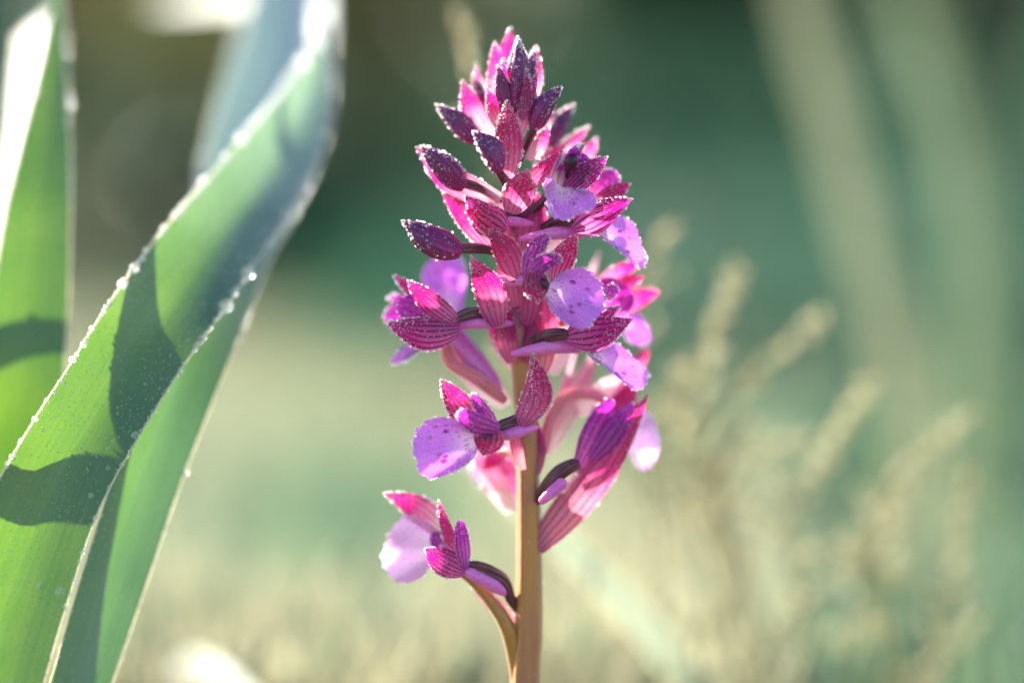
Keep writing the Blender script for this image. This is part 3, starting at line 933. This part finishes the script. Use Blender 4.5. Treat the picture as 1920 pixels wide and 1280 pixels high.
def tube(name, pts, mat, parent, ribs=0, amp=0.0, twist=0.0, seg=14, n=26, dew=0.0):
    """pts: (px, py, mm, width px)"""
    if ribs:
        seg, amp, twist = 36, amp * 1.5, twist * 1.6
    C = catmull(pts, n)
    P = [at(*c[:3]) for c in C]
    rad = [max(0.0001, c[3] * PX * 0.5) for c in C]
    if name in ('spur', 'ovary'):
        for q, k_ in ((0, 0.35), (1, 0.72), (2, 0.92)):
            rad[q] *= k_
            rad[-1 - q] *= k_ ** 0.5
    v, f, uv = tube_mesh(P, rad, seg, ribs, amp, twist)
    o = build(name, v, f, mat, parent, uv)
    if dew:
        for k in range(int(dew)):
            q = v[drng.randrange(len(v) - 2)]
            r = drng.uniform(0.0001, 0.00024)
            DEW.append((q, r))
    return o

def v_of(j, n):
    return j / (n - 1)

def bud(base, tip, wpx, bend=0.06, ovary=None, dew=0.7, mat='bud'):
    """a closed bud: three folded sepals pressed together, drawn to a hooked tip"""
    SEEDN[0] += 1
    sd_ = SEEDN[0] * 2.3
    b, t = at(*base), at(*tip)
    a = t - b; L = a.length; an = a.normalized()
    n0 = (-FWD - an * (-FWD).dot(an)).normalized()
    s0 = an.cross(n0).normalized()
    n, m = 22, 24
    hw = wpx * PX * 0.5
    verts, uvs, faces = [], [], []
    for j in range(n):
        v = j / (n - 1)
        r = hw * max(0.02, math.sin(math.pi * (0.10 + 0.9 * v ** 0.86)) ** 0.85)
        c = b + a * v + s0 * (bend * L * math.sin(math.pi * v)) + n0 * (0.02 * L * v)
        for i in range(m):
            th = 2 * math.pi * i / m
            lob = 1 + 0.15 * math.cos(3 * th + sd_) - 0.10 * max(0, math.cos(3 * th + sd_ + math.pi)) ** 8 + 0.14 * nz(math.cos(th) * 1.5, math.sin(th) * 1.5, v * 3 + sd_)
            verts.append(c + s0 * (math.cos(th) * r * lob) + n0 * (math.sin(th) * r * lob * 0.92))
            uvs.append((i / m, v))
    for j in range(n - 1):
        for i in range(m):
            i2 = (i + 1) % m
            faces.append((j * m + i, j * m + i2, (j + 1) * m + i2, (j + 1) * m + i))
    faces.append(tuple(range(m - 1, -1, -1)))
    faces.append(tuple((n - 1) * m + i for i in range(m)))
    o = build('bud', verts, faces, M[mat], orchid, uvs)
    for k in range(int(dew * L / PX * wpx / 38)):
        j = int((drng.random() ** 0.6) * (n - 1)); i = drng.randrange(m)
        r = drng.choice((0.00014, 0.00018, 0.00024, 0.00036))
        ja = min(j, n - 2); e_ = Vector(verts[ja * m + i]).lerp(Vector(verts[(ja + 1) * m + (i + 1) % m]), drng.random())
        cc = b + a * v_of(j, n)
        DEW.append((e_ + (e_ - cc).normalized() * r * 0.7, r))
    if ovary:
        oo = tube('ovary', ovary, M['ovary'], None, ribs=6, amp=0.09, twist=3)
        oo.data.transform(Matrix.Translation(-orchid.location))
        oo.parent = o
    return o

def lip(outline, base, mm, parent, tilt=(0, 0), dish=5.0, ruffle=1.6, dew=0.8, crenate=0.035, waves=5, name='lip', mat='lip'):
    """outline: photo positions round the rim from one side of the throat to the other; the lip is a dished, ruffled fan.
    tilt: mm of depth gained per 100 px along x and y; dish: mm by which the middle sinks behind the rim"""
    SEEDN[0] += 1
    sd_ = SEEDN[0] * 1.9
    m, n = 72, 16
    O = catmull(outline, m)
    bx, by = base
    verts, uvs, faces = [], [], []
    for j in range(n):
        r = j / (n - 1)
        r = 0.03 + 0.97 * r
        for i in range(m):
            t = i / (m - 1)
            ex, ey = O[i]
            cren = 1 + (crenate * (nz(t * 26, sd_, 0) + 0.6 * math.sin(t * 95 + sd_)) if r > 0.9 else 0) * (r - 0.9) * 10
            rr = r * cren
            x = bx + (ex - bx) * rr; y = by + (ey - by) * rr
            dd = mm + tilt[0] * (x - bx) / 100 + tilt[1] * (y - by) / 100
            dd += dish * (math.sin(math.pi * min(1, r * 0.9)) * 0.6) * math.sin(math.pi * (0.1 + 0.8 * t))
            dd += ruffle * r * r * math.sin(t * waves * 2 * math.pi + sd_) + 0.7 * ruffle * r * nz(t * 6, r * 3, sd_)
            verts.append(at(x, y, dd))
            uvs.append((t, r))
    for j in range(n - 1):
        for i in range(m - 1):
            q = j * m + i
            faces.append((q, q + 1, q + m + 1, q + m))
    o = build(name, verts, faces, M[mat], parent, uvs)
    edge = [verts[(n - 1) * m + i] for i in range(m)]
    dew_on(surface_samples(verts, m, n, int(520 * dew), 0.5), None, edge, dew)
    return o

# ---- stem
def stalk(name, pts, n):
    C = catmull(pts, n)
    seg = 40
    verts, uvs, faces = [], [], []
    for j, c in enumerate(C):
        o_ = at(*c[:3]); rr_ = c[3] * PX * 0.46
        for k in range(seg):
            th = 2 * math.pi * k / seg
            q = ((th - R(160) + 0.004 * 0) + math.pi / 5) % (2 * math.pi / 5) - math.pi / 5
            poly = 0.88 / max(0.2, math.cos(q))
            r_ = rr_ * (0.75 * poly + 0.25 + 0.015 * nz(math.cos(th) * 2, math.sin(th) * 2, j * 0.25))
            verts.append(o_ + RGT * (math.cos(th) * r_) - FWD * (math.sin(th) * r_))
            uvs.append((k / seg, j / (n - 1)))
    for j in range(n - 1):
        for k in range(seg):
            k2 = (k + 1) % seg
            faces.append((j * seg + k, j * seg + k2, (j + 1) * seg + k2, (j + 1) * seg + k))
    o = build(name, verts, faces, M['stem'], orchid, uvs)
    for k in range(260):
        j = drng.randrange(n); kk = drng.choice((0, 1, 39, 38, 2, 18, 20, 22)) if drng.random() < 0.7 else drng.randrange(seg)
        DEW.append((verts[j * seg + kk], drng.uniform(0.00012, 0.00034)))
    return o
stalk('stem', [(996, 2010, 14, 86), (992, 1800, 13, 82)] + STEM_PTS, 120)

# ---- bracts: base, tip, width, keyword changes
def bract(base, tip, wpx, mat='bract', **k):
    k.setdefault('shape', 'bract')
    return sheet('bract', base, tip, wpx, M[mat], orchid, **k)

# crown of the spike
bract((960, 215, 14), (957, 52, 16), 66, cup=70, dew=1.5)
bract((985, 205, 13), (1003, 84, 13), 46, roll=-20, cup=-80, dew=1.2)
bract((942, 215, 13), (929, 78, 13), 44, roll=30, cup=-60, dew=1.4)
bract((920, 230, 16), (889, 122, 20), 32, roll=40, dew=1.3)
bract((930, 262, 10), (867, 150, 12), 58, roll=25, cup=-60, arc=-0.05, dew=1.5)
bract((962, 270, 5), (1009, 135, 2), 42, roll=-15, cup=-90, arc=-0.05, dew=0.9)
bract((951, 335, 2), (950, 187, 0), 54, 'bract_shaded', cup=-80, arc=0.02, dew=1.2)
bract((940, 372, 6), (785, 272, 10), 62, roll=-35, cup=70, arc=-0.12, dew=1.2)
bract((1000, 300, 18), (1040, 190, 24), 40, roll=-40, dew=1.2)
bract((1005, 330, 14), (1062, 270, 20), 46, roll=-20, dew=0.7)
bract((965, 360, 4), (1058, 278, 0), 36, 'bract_shaded', cup=-80, arc=0.06, dew=0.6)
bract((1030, 305, 20), (1104, 237, 22), 26, cup=-110, dew=1.3)
bract((1085, 320, 24), (1120, 258, 26), 28, dew=0.9)
# middle
bract((958, 400, 0), (989, 315, -3), 58, 'bract_shaded', roll=10, cup=-60, dew=1.1, bend=0.05)
bract((972, 525, 0), (917, 428, -2), 54, 'bract_shaded', roll=15, cup=-75, arc=0.08, dew=0.5)
bract((935, 612, 2), (882, 478, -2), 60, 'bract_shaded', cup=-50, dew=0.8, arc=0.05)
bract((962, 640, 6), (905, 530, 10), 40, 'bract_shaded', roll=60, cup=-80, dew=0.4)
bract((1010, 700, 8), (1015, 500, 12), 74, roll=-10, cup=-90, dew=0.2, mat='bract_brown')
bract((985, 470, 6), (1010, 360, 10), 64, 'bract_shaded', roll=-20, cup=-80, dew=0.3)
bract((1000, 480, 16), (1080, 390, 26), 62, 'bract_lit', roll=-20, cup=-60, dew=0.3)
bract((975, 420, 18), (880, 345, 26), 50, roll=20, dew=0.5)
bract((950, 760, 16), (845, 600, 20), 60, 'bract_lit', roll=15, cup=-80, arc=-0.06, dew=0.1)
bract((975, 800, 0), (997, 660, -4), 62, 'bract_shaded', roll=-8, cup=-70, arc=0.14, dew=1.1)
bract((965, 690, 15), (915, 570, 18), 44, roll=30, dew=0.1)
bract((1000, 660, 10), (985, 560, 10), 44, dew=0.0, mat='bract_brown')
bract((968, 575, 6), (945, 448, 5), 50, 'bract_shaded', roll=10, cup=-90, dew=0.3)
bract((962, 680, 7), (948, 560, 6), 46, 'bract_shaded', roll=20, cup=-90, dew=0.2, arc=-0.05)
bract((985, 610, 6), (1005, 480, 6), 54, 'bract_shaded', roll=-20, cup=-90, dew=0.2)
bract((985, 680, 7), (1000, 590, 7), 40, 'bract_brown', roll=-25, cup=-90, dew=0.1)
bract((975, 480, 8), (930, 395, 10), 46, 'bract', roll=25, cup=-80, dew=0.5)
bract((1010, 560, 14), (1095, 500, 18), 50, 'bract_lit', roll=-20, cup=-70, dew=0.1)
bract((1010, 620, 16), (1080, 560, 20), 50, 'bract_lit', roll=-20, cup=-70, dew=0.1)
# sunlit ones behind the stem, to its right
bract((1008, 860, 16), (1080, 640, 30), 56, 'bract_lit', roll=-50, cup=-70, dew=0.0)
bract((1020, 850, 20), (1120, 640, 36), 64, 'bract_lit', roll=-40, cup=-60, dew=0.0)
bract((1030, 700, 24), (1120, 470, 34), 70, 'bract_lit', roll=-35, cup=-60, dew=0.1)
bract((1085, 770, 22), (1215, 700, 30), 60, 'bract_lit', roll=20, cup=-70, dew=0.2)
bract((960, 960, 20), (880, 800, 34), 62, 'bract_lit', roll=30, cup=-60, dew=0.2)
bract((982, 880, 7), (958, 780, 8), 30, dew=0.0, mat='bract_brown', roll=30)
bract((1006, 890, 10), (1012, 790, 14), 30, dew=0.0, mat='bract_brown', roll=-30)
# large bract of the lowest flower on the far side and the bract of the lowest flower
bract((1005, 1028, 9), (1212, 742, 14), 72, cup=-100, dew=0.3, mat='bract_brown', arc=0.03, shape='sepal')
tube('flower_stalk', [(862, 1072, 11, 12), (890, 1092, 11, 20), (922, 1128, 11, 25), (950, 1172, 11, 30), (966, 1230, 12, 32), (974, 1310, 12, 24)], M['stem_plain'], orchid, seg=18)
bract((978, 1190, 15), (866, 1072, 16), 30, cup=-110, arc=0.02, dew=0.3, mat='bract_brown')

bract((958, 215, 3), (944, 108, 4), 26, roll=20, cup=-80, dew=1.4)
bract((978, 225, 2), (990, 128, 1), 28, 'bract_shaded', roll=-20, cup=-80, dew=1.0)
bract((948, 250, 4), (912, 165, 5), 34, roll=15, cup=-80, dew=1.4)
bract((990, 300, 8), (1030, 235, 10), 34, roll=-25, cup=-80, dew=0.8)
bract((905, 420, 14), (850, 330, 18), 40, roll=20, cup=-70, dew=0.9)
# ---- buds
bud((964, 212, 6), (971, 70, 4), 46, 0.03, dew=1.8)
bud((985, 205, 8), (1004, 92, 8), 34, -0.04, dew=1.2)
bud((947, 212, 5), (933, 122, 3), 30, 0.02, dew=1.1)
bud((1000, 243, 4), (1053, 162, 2), 40, -0.08, dew=1.0, ovary=[(1004, 238, 5, 14), (985, 275, 8, 14), (970, 310, 11, 12)])
bud((895, 266, 10), (818, 197, 12), 40, 0.04, dew=1.5, ovary=[(890, 260, 10, 14), (925, 290, 11, 14), (950, 320, 12, 12)])
bud((937, 322, -2), (886, 245, -5), 46, 0.08, dew=1.3, ovary=[(932, 314, -1, 16), (945, 340, 4, 14), (955, 370, 10, 12)])
bud((872, 352, 5), (787, 274, 6), 50, 0.05, dew=1.0, ovary=[(866, 342, 5, 17), (905, 355, 8, 16), (942, 378, 11, 12)])
bud((1030, 275, 20), (1074, 198, 24), 34, -0.05, dew=0.8)
bud((866, 475, 3), (755, 414, 3), 56, -0.06, dew=0.9, ovary=[(858, 466, 3, 18), (900, 466, 6, 18), (945, 474, 11, 14)])
bud((905, 205, 14), (887, 138, 16), 22, 0.03, dew=1.6)

# ---- open flowers
def flower(loc):
    o = empty('flower', at(*loc) - orchid.location, orchid)
    return o

def sep(f, base, tip, wpx, mat='sepal', name='sepal', **k):
    return sheet(name, base, tip, wpx, M[mat], f, **k)

# upper flower looking out with its dark column in the throat
f = flower((1060, 345, 2))
sep(f, (1030, 352, 4), (1100, 270, -4), 62, 'hood', shape='hood', cup=-150, roll=-50, arc=-0.22, dew=1.0)
sep(f, (1050, 340, 6), (1112, 300, 0), 66, 'petal', 'petal', shape='blunt', cup=110, roll=0, dew=0.8)
sep(f, (1040, 345, 5), (1080, 272, -6), 30, 'petal', 'petal', shape='blunt', cup=90, roll=30, dew=0.8)
sep(f, (1060, 362, 0), (1138, 293, -4), 44, 'hood', cup=-70, roll=10, dew=1.0)
sheet('throat', (1050, 368, 0), (1074, 290, 3), 62, M['throat_leaf'], f, cup=110, shape='blunt', dew=0)
tube('column', [(1062, 334, 0, 5), (1064, 322, -2, 10), (1070, 306, -4, 24), (1074, 297, -4, 20), (1078, 291, -2, 5)], M['column'], f, seg=16)
tube('ovary', [(1040, 358, 6, 20), (1010, 385, 9, 18), (970, 420, 12, 14)], M['ovary'], f, ribs=6, amp=0.09, twist=3)
lip([(1028, 326), (1019, 345), (1024, 370), (1028, 392), (1040, 408), (1060, 413), (1082, 404), (1096, 398), (1114, 391), (1118, 374), (1108, 360), (1086, 356)], (1050, 350), -3, f, tilt=(-2, -5), dish=3.0, ruffle=1.6, waves=3)

# flower behind it, facing away
f = flower((1120, 370, 14))
sep(f, (1105, 385, 12), (1152, 318, 14), 54, 'petal', 'petal', shape='blunt', cup=-50, dew=1.0)
sep(f, (1110, 392, 10), (1181, 343, 10), 40, 'sepal', cup=-80, dew=0.5)
sep(f, (1095, 380, 14), (1128, 312, 18), 36, 'sepal', cup=-80, dew=0.6)
tube('ovary', [(1100, 395, 14, 18), (1050, 420, 14, 16), (975, 450, 13, 14)], M['ovary'], f, ribs=6, amp=0.09, twist=3)

# striped hooded flower on the upper right
f = flower((1080, 430, 0))
sep(f, (1074, 432, 2), (1186, 371, -2), 70, 'hood', shape='hood', cup=-140, roll=8, arc=0.03, dew=0.6)
sep(f, (1080, 415, 6), (1176, 368, 6), 52, 'hood', shape='hood', cup=-110, roll=-30, dew=0.5)
tube('spur', [(1100, 436, 8, 26), (1050, 436, 5, 26), (1010, 443, 4, 20), (974, 449, 5, 10)], M['spur'], f)
tube('ovary', [(1080, 418, 3, 18), (1045, 414, 5, 20), (1010, 432, 10, 14)], M['ovary'], f, ribs=6, amp=0.1, twist=3)
lip([(1130, 428), (1160, 405), (1188, 420), (1200, 450), (1212, 488), (1200, 503), (1180, 478), (1160, 460), (1135, 452)], (1118, 436), 5, f, tilt=(6, -4), dish=-4, ruffle=1.0, waves=3, dew=0.7)

# central flower with the broad spotted lip
f = flower((990, 525, -2))
sep(f, (988, 528, -1), (1026, 438, -4), 34, 'petal', 'petal', shape='blunt', cup=-50, arc=-0.1, dew=1.2)
sep(f, (1038, 528, 0), (1082, 440, -3), 46, 'sepal', cup=-60, arc=-0.04, dew=0.9, roll=-10)
sep(f, (988, 527, -4), (1054, 482, -8), 34, 'petal', 'petal', shape='blunt', cup=-70, arc=-0.12, dew=0.9)
sep(f, (1002, 508, -5), (1008, 568, -6), 52, 'sepal', cup=-90, wr=0.09, dew=0.9)
tube('spur', [(992, 526, 0, 22), (960, 526, 2, 22), (918, 521, 4, 10)], M['spur'], f)
tube('ovary', [(990, 512, 1, 17), (965, 510, 5, 18), (945, 522, 11, 12)], M['ovary'], f, ribs=6, amp=0.12, twist=3)
tube('column', [(1004, 535, -3, 14), (1015, 530, -4, 20), (1026, 540, -4, 14)], M['column'], f)
lip([(1030, 530), (1048, 515), (1075, 503), (1098, 504), (1118, 520), (1131, 548), (1133, 575), (1122, 592), (1104, 612), (1086, 616), (1064, 608), (1040, 590), (1026, 566), (1018, 548)], (1014, 541), -3, f, tilt=(-1, -3), dish=3.6, ruffle=1.7, dew=1.0, waves=3)

# striped hooded flower in the middle right
f = flower((1070, 640, 0))
sep(f, (1062, 636, 2), (1186, 598, -3), 78, 'hood', shape='hood', cup=-140, roll=8, arc=0.10, dew=0.7)
sep(f, (1072, 622, 5), (1166, 576, 4), 46, 'hood', shape='hood', cup=-110, roll=-20, dew=0.7)
tube('spur', [(1100, 648, 9, 30), (1050, 648, 6, 30), (1000, 656, 4, 22), (958, 664, 5, 12)], M['spur'], f)
tube('ovary', [(1066, 626, 2, 20), (1030, 628, 4, 24), (994, 642, 9, 16)], M['ovary'], f, ribs=6, amp=0.1, twist=3)
lip([(1108, 668), (1150, 640), (1185, 668), (1212, 694), (1210, 720), (1190, 732), (1170, 714), (1142, 690), (1112, 676)], (1100, 660), 5, f, tilt=(8, -5), dish=-3, ruffle=1.0, waves=3, dew=1.0)

# flower at the far right, facing away
f = flower((1140, 560, 18))
sep(f, (1120, 590, 14), (1180, 540, 12), 84, 'petal', 'petal', shape='blunt', cup=-60, dew=0.4, arc=-0.1)
sep(f, (1132, 560, 5), (1156, 536, 3), 24, 'petal', 'petal', shape='blunt', cup=-60, dew=1.6)
sep(f, (1150, 575, 24), (1234, 546, 30), 40, 'sepal', cup=-70, dew=0.3)
sep(f, (1120, 535, 18), (1208, 490, 22), 36, 'sepal', cup=-80, dew=0.3, roll=20)
sep(f, (1120, 545, 18), (1206, 518, 22), 34, 'sepal', cup=-80, dew=0.3)
tube('ovary', [(1130, 570, 16, 18), (1080, 590, 16, 18), (985, 640, 13, 14)], M['ovary_pink'], f, ribs=6, amp=0.1, twist=3)
lip([(1165, 590), (1195, 585), (1214, 612), (1220, 638), (1200, 648), (1180, 640), (1168, 620)], (1150, 592), 22, f, tilt=(4, 2), dish=3, ruffle=1.5, waves=3, dew=0.8)
sep(f, (1190, 690, 26), (1213, 652, 30), 26, 'sepal', cup=-80, dew=0.0)

# half-open flower on the upper left
f = flower((940, 425, 0))
sep(f, (950, 432, 0), (872, 366, -4), 66, 'hood', shape='hood', cup=-130, arc=-0.08, dew=1.0, wr=0.07)
sep(f, (948, 462, 2), (874, 385, -2), 44, 'bract', shape='blunt', cup=60, arc=0.08, dew=0.8, wr=0.06)
sep(f, (930, 470, 8), (830, 362, 8), 50, 'sepal', cup=-60, arc=0.03, dew=1.3)
tube('spur', [(948, 414, 2, 20), (975, 416, 5, 16), (1000, 420, 8, 8)], M['spur'], f)
tube('ovary', [(940, 404, 2, 14), (965, 400, 6, 14), (980, 412, 11, 10)], M['ovary'], f, ribs=6, amp=0.1, twist=3)
lip([(835, 380), (838, 352), (862, 340), (890, 352), (905, 372)], (890, 400), 24, f, dish=2, ruffle=1.0, waves=2, dew=0.5)

# big flower on the left, sepals spread
f = flower((850, 605, 2))
sep(f, (862, 616, 1), (727, 603, -3), 66, 'hood', shape='sepal', cup=-110, arc=-0.08, roll=15, dew=0.8)
sep(f, (856, 606, 1), (764, 526, -1), 44, 'sepal', cup=-90, arc=-0.03, roll=-10, dew=1.0)
sep(f, (846, 608, 6), (746, 566, 8), 62, 'petal', 'petal', shape='blunt', cup=60, dew=0.7)
sep(f, (830, 590, 10), (738, 516, 12), 32, 'sepal', cup=-70, dew=1.2)
sep(f, (820, 600, 16), (718, 592, 20), 70, 'petal', 'petal', shape='blunt', cup=-60, dew=0.7)
sep(f, (820, 590, 18), (726, 555, 22), 40, 'petal', 'petal', cup=-60, dew=0.8)
tube('spur', [(836, 608, 7, 28), (885, 606, 5, 22), (925, 607, 5, 20), (962, 606, 7, 10)], M['spur'], f)
tube('ovary', [(850, 598, 2, 16), (880, 588, 4, 22), (915, 588, 7, 22), (950, 600, 11, 14)], M['ovary'], f, ribs=6, amp=0.1, twist=3)
lip([(800, 626), (770, 640), (742, 660), (735, 682), (760, 676), (790, 656), (812, 640)], (815, 622), 16, f, tilt=(0, 4), dish=2, ruffle=1.4, waves=3, dew=1.2)

# flower behind it on the left, lip raised
f = flower((850, 600, 24))
lip([(800, 560), (790, 520), (806, 488), (840, 478), (868, 490), (874, 530), (868, 575)], (845, 600), 26, f, tilt=(0, 0), dish=3, ruffle=1.2, waves=3, dew=0.5)
tube('ovary', [(832, 640, 18, 18), (846, 680, 16, 22), (890, 706, 14, 26), (948, 752, 12, 20)], M['ovary_pink'], f, ribs=6, amp=0.1, twist=3)
tube('spur', [(845, 610, 20, 30), (870, 650, 18, 40), (915, 705, 16, 34), (940, 735, 15, 14)], M['spur'], f)

# flower on the lower left with the broad lip hanging out
f = flower((930, 805, -2))
sep(f, (905, 815, 0), (826, 711, -3), 54, 'sepal', cup=-60, arc=-0.02, dew=1.4)
sep(f, (934, 805, -3), (884, 738, -4), 24, 'petal', 'petal', shape='blunt', cup=-70, dew=1.3)
sep(f, (936, 806, -5), (857, 772, -8), 40, 'petal', 'petal', shape='blunt', cup=-80, arc=-0.08, dew=1.0)
sep(f, (922, 798, -5), (906, 854, -6), 58, 'sepal', cup=-90, wr=0.10, dew=0.7)
tube('column', [(905, 812, -3, 12), (915, 818, -4, 18), (926, 812, -3, 14)], M['column'], f)
tube('spur', [(915, 815, 2, 24), (965, 811, 0, 24), (1010, 800, 3, 8)], M['spur'], f)
tube('ovary', [(930, 800, -2, 17), (955, 792, 0, 19), (980, 784, 6, 18), (990, 800, 11, 14)], M['ovary'], f, ribs=6, amp=0.12, twist=3)
lip([(880, 806), (862, 790), (836, 782), (804, 786), (782, 806), (774, 836), (780, 862), (786, 884), (808, 897), (838, 889), (866, 876), (890, 856), (893, 836)], (902, 822), -3, f, tilt=(2, -3), dish=3.6, ruffle=1.7, dew=1.0, waves=3)

# flower behind the stem, overexposure painted into its pale lip
f = flower((930, 860, 26))
lip([(900, 850), (880, 870), (890, 900), (925, 920), (955, 930), (970, 900), (965, 860)], (930, 840), 28, f, dish=3, ruffle=1.6, waves=3, dew=0.8, mat='lip_overexposed')
sep(f, (950, 830, 24), (905, 880, 26), 40, 'sepal', dew=0.4)
sep(f, (950, 860, 26), (950, 960, 34), 46, 'sepal', dew=0.3)
tube('ovary', [(935, 845, 22, 18), (960, 850, 18, 18), (985, 880, 13, 14)], M['ovary_pink'], f)

# flower on the lower right, seen from behind its bract
f = flower((1090, 860, 12))
sep(f, (1085, 872, 10), (1148, 748, 12), 48, 'petal', 'petal', shape='blunt', cup=-90, dew=0.2)
sep(f, (1088, 870, 13), (1112, 762, 16), 40, 'sepal', cup=-80, dew=0.2, roll=-30)
sep(f, (1110, 860, 10), (1188, 752, 10), 50, 'petal', 'petal', cup=-80, dew=0.2)
sep(f, (1120, 840, 20), (1195, 700, 28), 60, 'sepal', cup=-60, dew=0.2)
tube('ovary', [(1086, 866, 8, 24), (1050, 885, 7, 28), (1018, 920, 8, 20), (1000, 952, 12, 12)], M['ovary'], f, ribs=6, amp=0.08, twist=3)
tube('spur', [(1060, 900, 5, 24), (1035, 922, 4, 22), (1012, 942, 4, 14)], M['spur'], f)
lip([(1180, 770), (1210, 768), (1230, 800), (1236, 840), (1214, 882), (1190, 868), (1176, 836)], (1165, 810), 20, f, tilt=(3, 2), dish=4, ruffle=2.4, waves=3, dew=0.6, mat='lip_overexposed')
tube('ovary', [(1014, 862, 14, 22), (1030, 790, 16, 22), (1062, 742, 18, 22), (1110, 738, 20, 20), (1150, 760, 22, 20)], M['ovary_pink'], f, ribs=6, amp=0.08, twist=3)

# lowest flower, out to the left on its own stalk
f = flower((870, 1065, 6))
sep(f, (838, 1000, 10), (719, 924, 14), 54, 'bract', shape='bract', cup=-60, arc=0.06, dew=1.3)
sep(f, (872, 1064, 5), (822, 936, 6), 26, 'sepal', cup=-70, arc=-0.05, dew=1.1)
sep(f, (873, 1068, 4), (862, 972, 2), 28, 'petal', 'petal', shape='blunt', cup=-70, dew=0.8)
sep(f, (872, 1072, 4), (797, 1028, 2), 54, 'hood', shape='sepal', cup=-80, arc=-0.03, dew=1.0)
sep(f, (860, 1070, 9), (812, 996, 12), 40, 'petal', 'petal', shape='blunt', cup=60, dew=0.9)
tube('ovary', [(872, 1056, 6, 18), (910, 1068, 7, 24), (944, 1088, 9, 22), (958, 1122, 11, 20), (978, 1152, 13, 14)], M['ovary'], f, ribs=6, amp=0.08, twist=3)
tube('spur', [(870, 1068, 5, 22), (905, 1086, 6, 26), (930, 1100, 7, 24), (948, 1114, 8, 12)], M['spur'], f)
lip([(815, 990), (780, 966), (748, 974), (728, 1006), (717, 1040), (726, 1074), (752, 1092), (786, 1084), (804, 1062), (812, 1040)], (835, 1025), 10, f, tilt=(-2, -2), dish=4, ruffle=2.6, waves=3, dew=0.5, mat='lip_overexposed')

drops('dew_drops', DEW, orchid, ICO2)
print('dew', len(DEW))
